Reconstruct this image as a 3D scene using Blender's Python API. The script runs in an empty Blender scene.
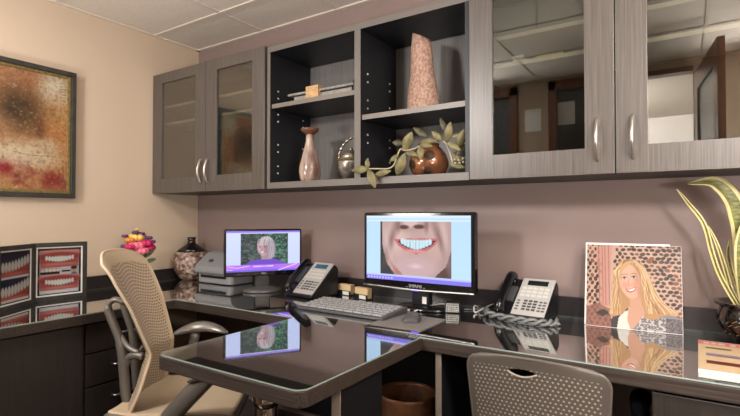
import bpy, bmesh, math, random
import numpy as np
from mathutils import Vector, Matrix
random.seed(7); RNG = np.random.RandomState(3)
C = bpy.context.scene.collection
PI = math.pi
T = 0.785            # top of the glass on the desk
XL, YB, ZC = -2.99, 2.25, 2.44
XR, YF = 1.35, -0.6

# ------------------------------------------------------------------ materials
def lin(c):
    out = []
    for v in c[:3]:
        v /= 255.0
        out.append(v/12.92 if v <= .04045 else ((v+.055)/1.055)**2.4)
    return tuple(out) + (1.0,)

def mat(name, col, rough=.5, metal=0.0, spec=.5, coat=0.0, col2=None, scale=8.0, stretch=(1, 1, 1), bump=0.0,
        detail=4.0, emit=0.0, contrast=(.35, .65), bscale=None):
    m = bpy.data.materials.new(name); m.use_nodes = True
    nt = m.node_tree; n = nt.nodes; b = n['Principled BSDF']
    b.inputs['Base Color'].default_value = lin(col)
    b.inputs['Roughness'].default_value = rough; b.inputs['Metallic'].default_value = metal
    b.inputs['Specular IOR Level'].default_value = spec; b.inputs['Coat Weight'].default_value = coat
    b.inputs['Coat Roughness'].default_value = .08
    if col2 is not None or bump:
        tc = n.new('ShaderNodeTexCoord'); mp = n.new('ShaderNodeMapping'); mp.inputs['Scale'].default_value = stretch
        nz = n.new('ShaderNodeTexNoise'); nz.inputs['Scale'].default_value = scale; nz.inputs['Detail'].default_value = detail
        nt.links.new(tc.outputs['Object'], mp.inputs['Vector']); nt.links.new(mp.outputs['Vector'], nz.inputs['Vector'])
        if col2 is not None:
            r = n.new('ShaderNodeValToRGB'); r.color_ramp.elements[0].position = contrast[0]; r.color_ramp.elements[1].position = contrast[1]
            r.color_ramp.elements[0].color = lin(col); r.color_ramp.elements[1].color = lin(col2)
            nt.links.new(nz.outputs['Fac'], r.inputs['Fac']); nt.links.new(r.outputs['Color'], b.inputs['Base Color'])
        if bump:
            src = nz
            if bscale:
                src = n.new('ShaderNodeTexNoise'); src.inputs['Scale'].default_value = bscale
                nt.links.new(tc.outputs['Object'], src.inputs['Vector'])
            bp = n.new('ShaderNodeBump'); bp.inputs['Strength'].default_value = bump; bp.inputs['Distance'].default_value = .004
            nt.links.new(src.outputs['Fac'], bp.inputs['Height']); nt.links.new(bp.outputs['Normal'], b.inputs['Normal'])
    if emit:
        b.inputs['Emission Color'].default_value = lin(col); b.inputs['Emission Strength'].default_value = emit
    return m

def glassmat(name, tint, base, power, gloss=(255, 255, 255), rough=0.0):
    """sheet glass: see-through tinted, mirror share rising towards grazing angles"""
    m = bpy.data.materials.new(name); m.use_nodes = True
    nt = m.node_tree; n = nt.nodes; n.remove(n['Principled BSDF'])
    tr = n.new('ShaderNodeBsdfTransparent'); tr.inputs['Color'].default_value = lin(tint)
    gl = n.new('ShaderNodeBsdfGlossy'); gl.inputs['Color'].default_value = lin(gloss); gl.inputs['Roughness'].default_value = rough
    lw = n.new('ShaderNodeLayerWeight'); lw.inputs['Blend'].default_value = .5
    pw = n.new('ShaderNodeMath'); pw.operation = 'POWER'; pw.inputs[1].default_value = power
    ma = n.new('ShaderNodeMath'); ma.operation = 'MULTIPLY_ADD'; ma.inputs[1].default_value = 1-base; ma.inputs[2].default_value = base
    mx = n.new('ShaderNodeMixShader')
    nt.links.new(lw.outputs['Facing'], pw.inputs[0]); nt.links.new(pw.outputs[0], ma.inputs[0])
    nt.links.new(ma.outputs[0], mx.inputs['Fac']); nt.links.new(tr.outputs[0], mx.inputs[1]); nt.links.new(gl.outputs[0], mx.inputs[2])
    nt.links.new(mx.outputs[0], n['Material Output'].inputs['Surface'])
    return m

def picmat(name, rough=.35, emit=0.0, coat=0.0, grain=0.0):
    m = bpy.data.materials.new(name); m.use_nodes = True
    nt = m.node_tree; n = nt.nodes; b = n['Principled BSDF']
    a = n.new('ShaderNodeAttribute'); a.attribute_name = 'picture'
    b.inputs['Roughness'].default_value = rough; b.inputs['Coat Weight'].default_value = coat; b.inputs['Specular IOR Level'].default_value = .04 if emit else .3
    nt.links.new(a.outputs['Color'], b.inputs['Base Color'])
    if emit:
        b.inputs['Base Color'].default_value = (0, 0, 0, 1); nt.links.remove(b.inputs['Base Color'].links[0])
        nt.links.new(a.outputs['Color'], b.inputs['Emission Color']); b.inputs['Emission Strength'].default_value = emit
    return m

def dotmat(name, col, dot, nu, nv, r=.3, wave=0.0, rough=.5, lo=.06, hi=.94):
    """moulded shell with rows of small perforations laid out in the surface's own UVs"""
    m = mat(name, col, rough, bump=.05, scale=300)
    nt = m.node_tree; n = nt.nodes; b = n['Principled BSDF']
    def M(op, a, bb=None, c=None):
        k = n.new('ShaderNodeMath'); k.operation = op
        for i, v in enumerate((a, bb, c)):
            if v is None: continue
            if isinstance(v, (int, float)): k.inputs[i].default_value = v
            else: nt.links.new(v, k.inputs[i])
        return k.outputs[0]
    uv = n.new('ShaderNodeUVMap'); uv.uv_map = 'UVMap'; s = n.new('ShaderNodeSeparateXYZ'); nt.links.new(uv.outputs[0], s.inputs[0])
    u, v0 = s.outputs[0], s.outputs[1]
    v = M('ADD', v0, M('MULTIPLY', M('SINE', M('MULTIPLY', u, 2*PI*2.0)), wave)) if wave else v0
    vv = M('MULTIPLY', v, nv); row = M('FLOOR', vv); half = M('MULTIPLY', M('MODULO', row, 2.0), .5)
    uu = M('ADD', M('MULTIPLY', u, nu), half)
    fu = M('SUBTRACT', M('FRACT', uu), .5); fv = M('SUBTRACT', M('FRACT', vv), .5)
    d = M('SQRT', M('ADD', M('MULTIPLY', fu, fu), M('MULTIPLY', fv, fv)))
    k = M('LESS_THAN', d, r)
    for q in (M('GREATER_THAN', u, lo), M('LESS_THAN', u, hi), M('GREATER_THAN', v0, .05), M('LESS_THAN', v0, .93)):
        k = M('MULTIPLY', k, q)
    mx = n.new('ShaderNodeMix'); mx.data_type = 'RGBA'
    mx.inputs['A'].default_value = lin(col); mx.inputs['B'].default_value = lin(dot)
    nt.links.new(k, mx.inputs['Factor']); nt.links.new(mx.outputs['Result'], b.inputs['Base Color'])
    return m

M = {}
M['beige'] = mat('beige_wall_paint', (204, 185, 164), .7, spec=.3, bump=.04, scale=220)
M['taupe'] = mat('taupe_wall_paint', (136, 117, 112), .45, spec=.45, bump=.04, scale=220)
M['white_wall'] = mat('white_wall_paint', (225, 220, 216), .7)
M['tan_wall'] = mat('tan_wall_paint', (176, 156, 134), .7)
M['tile'] = mat('ceiling_tile', (236, 226, 214), .9, col2=(212, 202, 190), scale=260, bump=.6, contrast=(.25, .6))
M['tbar'] = mat('ceiling_grid_metal', (214, 203, 190), .5)
M['carpet'] = mat('carpet', (92, 82, 72), .95, col2=(72, 64, 58), scale=160, bump=.8)
WOODA, WOODB = (72, 65, 61), (95, 88, 83)
M['wood_v'] = mat('dark_wood_vertical_grain', WOODA, .34, spec=.6, col2=WOODB, scale=6, stretch=(38, 38, .7), bump=.08, contrast=(.3, .7))
M['wood_x'] = mat('dark_wood_long_grain', WOODA, .34, spec=.6, col2=WOODB, scale=6, stretch=(.7, 38, 38), bump=.08, contrast=(.3, .7))
M['desk_x'] = mat('dark_desk_wood', (42, 36, 33), .5, spec=.25, col2=(70, 60, 54), scale=6, stretch=(.7, 34, 34), bump=.05, contrast=(.3, .7))
M['desk_v'] = mat('dark_desk_wood_vertical', (36, 32, 30), .4, col2=(49, 43, 40), scale=6, stretch=(34, 34, .7), bump=.05, contrast=(.3, .7))
M['edge'] = mat('pale_edge_banding', (150, 140, 130), .45)
M['edge_front'] = mat('grey_front_edging', (104, 98, 93), .4)
M['edge_shelf'] = mat('shelf_front_edging', (116, 108, 101), .4)
M['panel'] = mat('black_laminate', (17, 18, 21), .5, spec=.3, col2=(24, 24, 27), scale=6, stretch=(30, 30, .7))
M['navy'] = mat('shaded_interior_laminate', (26, 28, 34), .45, col2=(34, 35, 40), scale=6, stretch=(30, 30, .7), contrast=(.3, .7))  # same laminate as the fronts, with the interior's shade put into the colour
M['backp'] = mat('grey_back_laminate', (98, 94, 92), .45, col2=(120, 115, 111), scale=6, stretch=(40, 40, .6), contrast=(.3, .7))
M['peg'] = mat('white_peg', (215, 215, 212), .4)
M['shelf_in'] = mat('cream_shelf', (214, 206, 188), .5)
M['door_glass'] = glassmat('cabinet_glass', (205, 206, 200), .115, 3.0)
M['desk_glass'] = glassmat('desk_glass', (235, 240, 238), .16, 2.2)
M['glass_edge'] = mat('glass_edge', (150, 166, 160), .15, spec=.8)
M['nickel'] = mat('brushed_nickel', (205, 200, 195), .28, 1.0)
M['chrome'] = mat('chrome', (190, 184, 178), .15, 1.0)
M['bronze'] = mat('bronze_metal', (120, 104, 92), .3, 1.0)
M['black'] = mat('black_plastic', (22, 22, 25), .35)
M['gloss_black'] = mat('gloss_black_plastic', (16, 16, 19), .12)
M['grey_pl'] = mat('grey_plastic', (138, 139, 142), .4)
M['lgrey'] = mat('light_grey_plastic', (168, 166, 163), .4)
M['base_grey'] = mat('dark_silver_plastic', (92, 90, 90), .3, .3)
M['dgrey'] = mat('dark_grey_plastic', (70, 70, 72), .4)
M['button'] = mat('pale_button', (190, 188, 184), .5)
M['keycap'] = mat('grey_keycap', (136, 136, 138), .45)
M['white'] = mat('white_plastic', (225, 224, 220), .4)
M['lcd'] = mat('phone_display', (60, 92, 110), .15)
M['lcd_dark'] = mat('dark_phone_display', (28, 36, 34), .12)
M['paper'] = mat('white_paper', (226, 224, 218), .6)
M['cream_card'] = mat('cream_card', (224, 196, 150), .6)
M['pad'] = mat('grey_mouse_mat', (112, 108, 104), .8, bump=.2, scale=600)
M['frame'] = mat('dark_picture_frame', (46, 44, 42), .4, col2=(58, 56, 50), scale=30)
M['gold'] = mat('aged_gold_liner', (150, 132, 84), .4, .5, col2=(112, 98, 60), scale=60)
M['copper'] = mat('hammered_copper', (206, 154, 120), .4, .45, col2=(156, 108, 82), scale=9, bump=.5, bscale=45)
M['copper_dark'] = mat('inside_of_bin', (30, 26, 26), .6)
M['pot_copper'] = mat('glazed_copper_brown', (168, 112, 76), .2, .3, col2=(112, 70, 48), scale=9, coat=.6)
M['spot'] = mat('dark_bronze_spot', (70, 50, 36), .4, .3, col2=(50, 36, 28), scale=40)
M['stone'] = mat('pink_brown_stone', (178, 146, 130), .6, col2=(140, 110, 96), scale=100, stretch=(1, 1, .7), bump=.9, bscale=60, contrast=(.4, .62), spec=.25)
M['bottle'] = mat('streaked_pink_glaze', (190, 168, 156), .25, col2=(116, 88, 78), scale=9, stretch=(2.4, 2.4, .45), coat=.4)
M['wood_lip'] = mat('brown_turned_lip', (118, 78, 58), .4, col2=(88, 56, 42), scale=30)
M['silver'] = mat('mottled_silver', (200, 192, 180), .25, .75, col2=(110, 98, 90), scale=16, bump=.3)
M['mosaic'] = bpy.data.materials.new('mosaic_vase'); 
def _mosaic():
    m = M['mosaic']; m.use_nodes = True; nt = m.node_tree; n = nt.nodes; b = n['Principled BSDF']
    tc = n.new('ShaderNodeTexCoord'); v = n.new('ShaderNodeTexVoronoi'); v.inputs['Scale'].default_value = 52
    r = n.new('ShaderNodeValToRGB'); e = r.color_ramp.elements
    e[0].color = lin((92, 70, 62)); e[1].color = lin((196, 176, 160)); e[0].position = .2; e[1].position = .95
    k = r.color_ramp.elements.new(.55); k.color = lin((138, 112, 100))
    nt.links.new(tc.outputs['Object'], v.inputs['Vector']); nt.links.new(v.outputs['Color'], r.inputs['Fac'])
    nt.links.new(r.outputs['Color'], b.inputs['Base Color']); b.inputs['Roughness'].default_value = .25
_mosaic()
M['vase_black'] = mat('black_glaze', (26, 22, 22), .15)
M['stem'] = mat('pale_stem', (168, 156, 132), .6)
M['leaf'] = mat('sage_leaf', (98, 94, 62), .5, col2=(138, 126, 86), scale=30, contrast=(.35, .7))
M['leaf_dark'] = mat('dark_leaf', (62, 62, 46), .5, col2=(92, 84, 62), scale=30)
M['plant_edge'] = mat('cream_leaf_margin', (216, 202, 150), .45, col2=(190, 178, 118), scale=14)
M['plant_mid'] = mat('mottled_leaf_centre', (84, 90, 46), .45, col2=(140, 138, 82), scale=40, stretch=(1, 1, 3))
M['soil'] = mat('soil', (46, 38, 30), .9, bump=.8, scale=90)
M['bin_pot'] = mat('black_lacquer', (18, 14, 14), .12, coat=.5)
M['fleck'] = mat('gold_fleck', (150, 110, 70), .35, .4)
M['mirra'] = dotmat('tan_perforated_shell', (188, 168, 142), (122, 108, 98), 27, 48, .36, .014, .5, .04, .96)
M['seat_tan'] = mat('tan_seat_mesh', (192, 172, 146), .65, bump=.3, scale=300)
M['seat_brown'] = mat('brown_seat', (92, 84, 76), .7, bump=.3, scale=300)
M['graphite'] = mat('graphite_frame', (112, 106, 100), .38, .3)
M['arm_silver'] = mat('silver_arm_pad', (150, 146, 142), .25, .5)
M['shell_brown'] = dotmat('grey_brown_perforated_shell', (78, 71, 65), (160, 150, 138), 28, 36, .22, 0, .42, .05, .95)
M['door_wood'] = mat('red_brown_door_wood', (120, 70, 40), .35, col2=(92, 52, 30), scale=5, stretch=(14, 14, .5))
M['obscure'] = mat('pebbled_door_glass', (96, 98, 98), .25, col2=(40, 42, 46), scale=70, bump=1.0, contrast=(.4, .6))
M['dark_glass'] = mat('dark_door_glass', (58, 48, 48), .12)
M['box_grey'] = mat('grey_green_card', (120, 126, 118), .7)
M['box_yellow'] = mat('yellow_card', (196, 168, 60), .6)
M['pink'] = mat('pink_petal', (238, 120, 146), .55); M['magenta'] = mat('magenta_petal', (196, 36, 96), .55)
M['yellow'] = mat('yellow_petal', (236, 200, 100), .55); M['purple'] = mat('purple_petal', (92, 52, 104), .55)
M['orange'] = mat('orange_petal', (226, 140, 60), .55); M['green'] = mat('green_stem', (70, 92, 52), .6)
M['pic'] = picmat('printed_picture', .4, coat=.1); M['canvas'] = picmat('painted_canvas', .65)
M['scr'] = picmat('lit_screen', .2, emit=.74)
M['slab'] = mat('pale_stone', (150, 146, 140), .5, col2=(120, 116, 112), scale=60)
M['tanblock'] = mat('tan_travertine', (204, 166, 122), .6, col2=(170, 130, 92), scale=30, stretch=(1, 1, 4))
M['cable_w'] = mat('white_cable', (196, 192, 186), .5); M['cable_g'] = mat('grey_cable', (104, 106, 106), .45)
M['led'] = mat('blue_led', (90, 70, 255), .3, emit=4)
M['lamp_face'] = mat('corridor_lamp_face', (255, 250, 240), .5, emit=6)

# ------------------------------------------------------------------ building helpers
def wloc(p):
    v = Vector((0, 0, 0))
    while p is not None:
        v += p.location; p = p.parent
    return v

def obj(name, bm, m, parent=None, local=False, smooth=False, bevel=0.0, seg=2, solid=0.0, sub=0):
    me = bpy.data.meshes.new(name)
    if parent is not None and not local:
        bmesh.ops.translate(bm, verts=bm.verts, vec=-wloc(parent))
    bmesh.ops.recalc_face_normals(bm, faces=bm.faces) if not smooth == 'keep' else None
    bm.to_mesh(me); bm.free()
    for k in (m if isinstance(m, (list, tuple)) else [m]): me.materials.append(k)
    if smooth:
        for p in me.polygons: p.use_smooth = True
    o = bpy.data.objects.new(name, me); C.objects.link(o)
    if parent is not None: o.parent = parent
    if solid:
        s = o.modifiers.new('Solidify', 'SOLIDIFY'); s.thickness = solid; s.offset = 0
    if bevel:
        b = o.modifiers.new('Bevel', 'BEVEL'); b.width = bevel; b.segments = seg; b.limit_method = 'ANGLE'; b.angle_limit = .6
    if sub:
        s = o.modifiers.new('Subdivision', 'SUBSURF'); s.levels = sub; s.render_levels = sub
    return o

def thing(name, label, cat, loc=(0, 0, 0), rotz=0.0, group=None):
    o = bpy.data.objects.new(name, None); C.objects.link(o); o.empty_display_size = .05
    o.location = loc; o.rotation_euler = (0, 0, rotz); o['label'] = label; o['category'] = cat
    if group: o['group'] = group
    return o
def tag(o, label, cat, group=None):
    o['label'] = label; o['category'] = cat
    if group: o['group'] = group
    return o
def struct(o): o['kind'] = 'structure'; return o
def B(): return bmesh.new()

def box(bm, x0, x1, y0, y1, z0, z1, mi=0):
    v = [bm.verts.new((x, y, z)) for z in (z0, z1) for y in (y0, y1) for x in (x0, x1)]
    fs = [(0, 2, 3, 1), (4, 5, 7, 6), (0, 1, 5, 4), (2, 6, 7, 3), (0, 4, 6, 2), (1, 3, 7, 5)]
    out = []
    for f in fs:
        q = bm.faces.new([v[i] for i in f]); q.material_index = mi; out.append(q)
    return v
def abox(x0, x1, y0, y1, z0, z1):
    bm = B(); box(bm, x0, x1, y0, y1, z0, z1); return bm
def rotv(vs, ang, axis, c):
    bmR = Matrix.Rotation(ang, 3, axis); c = Vector(c)
    for v in vs: v.co = bmR @ (v.co-c) + c

def lathe(bm, prof, c=(0, 0, 0), n=32, cap=True, sx=1.0, sy=1.0, mi=0):
    rings = []
    for r, z in prof:
        rings.append([bm.verts.new((c[0]+sx*r*math.cos(2*PI*i/n), c[1]+sy*r*math.sin(2*PI*i/n), c[2]+z)) for i in range(n)])
    for a, b in zip(rings, rings[1:]):
        for i in range(n):
            f = bm.faces.new((a[i], a[(i+1) % n], b[(i+1) % n], b[i])); f.material_index = mi
    if cap:
        for rg, rev in ((rings[0], True), (rings[-1], False)):
            f = bm.faces.new(rg[::-1] if rev else rg); f.material_index = mi
    return rings

def spline(pts, k=6):
    P = [Vector(p) for p in pts]; Q = [P[0]*2-P[1]] + P + [P[-1]*2-P[-2]]; out = []
    for i in range(1, len(Q)-2):
        for j in range(k):
            t = j/k; a, b, c, d = Q[i-1:i+3]
            out.append(.5*((2*b)+(c-a)*t+(2*a-5*b+4*c-d)*t*t+(3*b-a-3*c+d)*t**3))
    out.append(P[-1]); return out

def tube(bm, pts, r, n=8, cap=True, flat=1.0):
    P = [Vector(p) for p in pts]; rings = []; up = None
    for i, p in enumerate(P):
        d = (P[min(i+1, len(P)-1)]-P[max(i-1, 0)]).normalized()
        if up is None:
            up = Vector((0, 0, 1)) if abs(d.z) < .9 else Vector((1, 0, 0))
        s = d.cross(up).normalized(); up = s.cross(d).normalized()
        rr = r[i] if isinstance(r, (list, tuple)) else r
        rings.append([bm.verts.new(p + s*rr*math.cos(2*PI*j/n) + up*rr*flat*math.sin(2*PI*j/n)) for j in range(n)])
    for a, b in zip(rings, rings[1:]):
        for j in range(n): bm.faces.new((a[j], a[(j+1) % n], b[(j+1) % n], b[j]))
    if cap: bm.faces.new(rings[0][::-1]); bm.faces.new(rings[-1])

def prism(bm, pts, z0, z1, mi_side=0):
    a = [bm.verts.new((x, y, z0)) for x, y in pts]; b = [bm.verts.new((x, y, z1)) for x, y in pts]
    bm.faces.new(a[::-1]); bm.faces.new(b); n = len(pts)
    for i in range(n):
        f = bm.faces.new((a[i], a[(i+1) % n], b[(i+1) % n], b[i])); f.material_index = mi_side
def rrect(x0, x1, y0, y1, r, n=5):
    out = []
    for cx, cy, a0 in ((x1-r, y0+r, -PI/2), (x1-r, y1-r, 0), (x0+r, y1-r, PI/2), (x0+r, y0+r, PI)):
        for i in range(n+1):
            a = a0 + PI/2*i/n; out.append((cx+r*math.cos(a), cy+r*math.sin(a)))
    return out

def gridsurf(bm, f, nu, nv, uvs=True, skip=None):
    V = [[bm.verts.new(f(i/nu, j/nv)) for i in range(nu+1)] for j in range(nv+1)]
    lay = bm.loops.layers.uv.new('UVMap') if uvs else None
    for j in range(nv):
        for i in range(nu):
            if skip and skip((i+.5)/nu, (j+.5)/nv): continue
            q = bm.faces.new((V[j][i], V[j][i+1], V[j+1][i+1], V[j+1][i]))
            if lay:
                for l, (a, b) in zip(q.loops, ((i, j), (i+1, j), (i+1, j+1), (i, j+1))): l[lay].uv = (a/nu, b/nv)
    return V

def sphere(bm, c, r, s=(1, 1, 1), n=12, m=8):
    prof = [(r*math.sin(PI*k/m), -r*math.cos(PI*k/m)) for k in range(1, m)]
    rings = []
    for q, z in prof:
        rings.append([bm.verts.new((c[0]+s[0]*q*math.cos(2*PI*i/n), c[1]+s[1]*q*math.sin(2*PI*i/n), c[2]+s[2]*z)) for i in range(n)])
    for a, b in zip(rings, rings[1:]):
        for i in range(n): bm.faces.new((a[i], a[(i+1) % n], b[(i+1) % n], b[i]))
    lo = bm.verts.new((c[0], c[1], c[2]-s[2]*r)); hi = bm.verts.new((c[0], c[1], c[2]+s[2]*r))
    for i in range(n):
        bm.faces.new((lo, rings[0][(i+1) % n], rings[0][i])); bm.faces.new((hi, rings[-1][i], rings[-1][(i+1) % n]))

def text(name, s, size, m, parent, loc, rot, depth=.0006):
    cu = bpy.data.curves.new(name, 'FONT'); cu.body = s; cu.size = size; cu.align_x = 'CENTER'; cu.align_y = 'CENTER'; cu.extrude = depth
    t = bpy.data.objects.new(name+'_tmp', cu); C.objects.link(t)
    dg = bpy.context.evaluated_depsgraph_get(); dg.update()
    me = bpy.data.meshes.new_from_object(t.evaluated_get(dg)); me.name = name
    bpy.data.objects.remove(t)
    me.materials.clear(); me.materials.append(m)
    o = bpy.data.objects.new(name, me); C.objects.link(o); o.parent = parent; o.location = loc; o.rotation_euler = rot
    return o

# ------------------------------------------------------------------ flat pictures, painted into a colour attribute
class Pic:
    def __init__(s, w, h, bg):
        s.w, s.h = w, h; s.a = np.zeros((h, w, 3)) + np.array(bg, float)
        v, u = np.mgrid[0:h, 0:w]; s.u = (u+.5)/w; s.v = (v+.5)/h; s.asp = h/w
    def mix(s, k, col): k = np.clip(k, 0, 1)[..., None]; s.a = s.a*(1-k) + np.array(col, float)*k
    def ell(s, cx, cy, rx, ry, col, rot=0, soft=.12, al=1.0):
        x = s.u-cx; y = (s.v-cy)*s.asp; c, n = math.cos(rot), math.sin(rot)
        X = (x*c+y*n)/rx; Y = (-x*n+y*c)/(ry*s.asp); d = np.sqrt(X*X+Y*Y)
        s.mix(al*(1-(d-1)/soft if soft > 1e-6 else (d < 1)*1.0), col)
    def poly(s, pts, col, al=1.0):
        ins = np.zeros_like(s.u, bool); n = len(pts)
        for i in range(n):
            (x0, y0), (x1, y1) = pts[i], pts[(i+1) % n]
            if y0 == y1: continue
            ins ^= ((y0 > s.v) != (y1 > s.v)) & (s.u < (x1-x0)*(s.v-y0)/(y1-y0)+x0)
        s.mix(ins*al, col)
    def rect(s, x0, y0, x1, y1, col, al=1.0): s.mix(((s.u > x0)&(s.u < x1)&(s.v > y0)&(s.v < y1))*al, col)
    def line(s, pts, w, col, al=1.0):
        d = np.full_like(s.u, 9.0)
        for (x0, y0), (x1, y1) in zip(pts, pts[1:]):
            X, Y = (x1-x0), (y1-y0)*s.asp; L = X*X+Y*Y+1e-9
            t = np.clip(((s.u-x0)*X+(s.v-y0)*s.asp*Y)/L, 0, 1)
            d = np.minimum(d, np.hypot(s.u-x0-t*X, (s.v-y0)*s.asp-t*Y))
        s.mix(al*(1.5-d/w), col)
    def noise(s, n, seed):
        r = np.random.RandomState(seed); g = r.rand(n+2, n+2); x = s.u*n; y = s.v*n
        i, j = x.astype(int), y.astype(int); fx, fy = x-i, y-j; fx = fx*fx*(3-2*fx); fy = fy*fy*(3-2*fy)
        return (g[j, i]*(1-fx)+g[j, i+1]*fx)*(1-fy)+(g[j+1, i]*(1-fx)+g[j+1, i+1]*fx)*fy
    def fbm(s, n, seed, o=4):
        return sum(s.noise(n*2**k, seed+k)/2**(k+1) for k in range(o))/(1-.5**o)
    def paste(s, p, x0, y0, x1, y1):
        m = (s.u > x0)&(s.u < x1)&(s.v > y0)&(s.v < y1)
        iu = np.clip(((s.u-x0)/(x1-x0)*p.w).astype(int), 0, p.w-1); iv = np.clip(((s.v-y0)/(y1-y0)*p.h).astype(int), 0, p.h-1)
        s.a[m] = p.a[iv[m], iu[m]]

def picture(name, p, w, h, m, parent, frm):
    """frm(a,b): a across 0..w from the left, b up 0..h -> local point"""
    nu, nv = p.w-1, p.h-1; bm = B()
    gridsurf(bm, lambda a, b: frm(a*w, b*h), nu, nv, uvs=False)
    o = obj(name, bm, m, parent, local=True, smooth='keep')
    a = p.a[::-1].reshape(-1, 3)/255.0*(1.0 if m is M['scr'] else .78 if m is M['pic'] else .8); a = np.clip(a, 0, 1)
    l = np.where(a <= .04045, a/12.92, ((a+.055)/1.055)**2.4)
    col = np.concatenate([l, np.ones((len(l), 1))], 1).astype(np.float32)
    at = o.data.color_attributes.new('picture', 'FLOAT_COLOR', 'POINT'); at.data.foreach_set('color', col.ravel())
    return o

def teeth(p, cx, cy, w, h, n, curve, col=(236, 236, 232), gum=(206, 60, 56), up=True):
    for i in range(n):
        t = (i+.5)/n*2-1; x = cx+t*w/2; y = cy+curve*(t*t)
        tw = w/n*.56*(1-.25*abs(t)); th = h*(1-.35*abs(t))
        p.ell(x, y, tw, th/2, (150, 120, 116), soft=.15); p.ell(x, y, tw*.88, th/2*.92, col, soft=.3)

def pic_smile_mon():
    q = Pic(110, 100, (150, 122, 118))
    q.ell(.5, .25, .42, .62, (188, 158, 152), soft=.9); q.ell(.26, .35, .12, .2, (206, 178, 172), soft=1.0, al=.7); q.ell(.78, .36, .1, .2, (196, 166, 160), soft=1.0, al=.6)
    q.ell(.5, .86, .22, .15, (196, 166, 168), soft=.9)
    q.poly([(0, .25), (.04, .5), (.1, .8), (.22, 1), (0, 1)], (70, 68, 70)); q.poly([(1, .5), (.93, .8), (.78, 1), (1, 1)], (96, 76, 72))
    q.poly([(0, 0), (.025, 0), (.03, .4), (0, .45)], (64, 60, 62))
    q.poly([(.12, .68), (.22, .84), (.34, 1), (.22, 1)], (166, 118, 104), .8)
    q.ell(.45, .03, .19, .13, (178, 148, 142), soft=.6); q.ell(.45, .02, .07, .06, (206, 178, 172), soft=.9)
    q.ell(.35, .1, .05, .028, (92, 62, 60), soft=.9); q.ell(.57, .09, .055, .028, (92, 62, 60), soft=.9)
    q.ell(.27, .07, .02, .08, (140, 108, 104), soft=1.5, al=.7); q.ell(.67, .06, .02, .08, (140, 108, 104), soft=1.5, al=.7)
    q.ell(.17, .34, .025, .22, (128, 98, 96), rot=.25, soft=2, al=.55); q.ell(.85, .3, .025, .22, (128, 98, 96), rot=-.3, soft=2, al=.55)
    q.ell(.12, .5, .02, .2, (216, 190, 186), rot=-.2, soft=2, al=.4); q.ell(.92, .35, .02, .25, (216, 190, 186), rot=-.1, soft=2, al=.4)
    q.poly([(.2, .33), (.32, .325), (.44, .305), (.5, .32), (.57, .3), (.7, .305), (.84, .3), (.78, .43), (.67, .54), (.53, .6), (.39, .56), (.28, .46)], (188, 112, 112))
    q.poly([(.26, .36), (.5, .36), (.8, .335), (.74, .43), (.63, .5), (.5, .52), (.39, .49), (.31, .43)], (84, 42, 46))
    for i in range(10):
        t = (i+.5)/10*2-1; q.ell(.525+t*.215, .43-.055*t*t-.02*abs(t), .031*(1-.25*abs(t)), .08*(1-.5*abs(t)), (196, 222, 232), soft=.5)
    for i in range(1, 10):
        t = i/10*2-1; q.line([(.525+t*.215, .37), (.525+t*.21, .49-.09*t*t)], .0035, (140, 160, 172), .7)
    q.ell(.5, .55, .12, .018, (214, 146, 146), soft=1.0); q.ell(.52, .82, .06, .03, (216, 190, 194), soft=1.2, al=.6)
    return q

def pic_portrait_mon():
    q = Pic(90, 90, (62, 72, 68)); n1 = q.fbm(9, 5); n2 = q.noise(28, 9)
    q.mix((n1-.4)*3, (92, 104, 98)); q.mix((n2 > .68)*(q.u > .4)*.8, (78, 166, 120)); q.mix((q.noise(30, 14) > .74)*.5, (140, 122, 142)); q.mix((q.noise(34, 24) > .76)*.6, (36, 44, 46))
    q.poly([(.1, 1), (.18, .9), (.36, .83), (.68, .82), (.86, .92), (.95, 1)], (116, 80, 190))
    q.ell(.53, .4, .17, .3, (176, 168, 176), soft=.12); q.ell(.6, .52, .12, .3, (160, 152, 164), soft=.12)
    q.rect(.43, .6, .58, .84, (166, 138, 148)); q.ell(.46, .48, .115, .23, (190, 160, 166), rot=-.12, soft=.12); q.ell(.53, .5, .04, .16, (156, 126, 136), soft=1, al=.6)
    for k in range(9): q.line([(.5+.01*k, .11), (.36+.035*k, .2), (.34+.035*k, .36)], .007, [(196, 188, 192), (150, 142, 150), (214, 206, 208)][k % 3], .85)
    for k in range(6): q.line([(.6+.012*k, .2), (.63+.016*k, .45), (.6+.022*k, .78)], .007, [(190, 182, 188), (136, 128, 138)][k % 2], .8)
    for x in (.405, .5): q.ell(x, .43, .024, .014, (62, 54, 70), soft=.4)
    q.line([(.445, .46), (.425, .53), (.45, .55)], .007, (150, 120, 130)); q.ell(.45, .61, .05, .02, (232, 228, 236), soft=.2); q.line([(.395, .595), (.45, .64), (.51, .59)], .009, (150, 88, 106))
    return q

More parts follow.
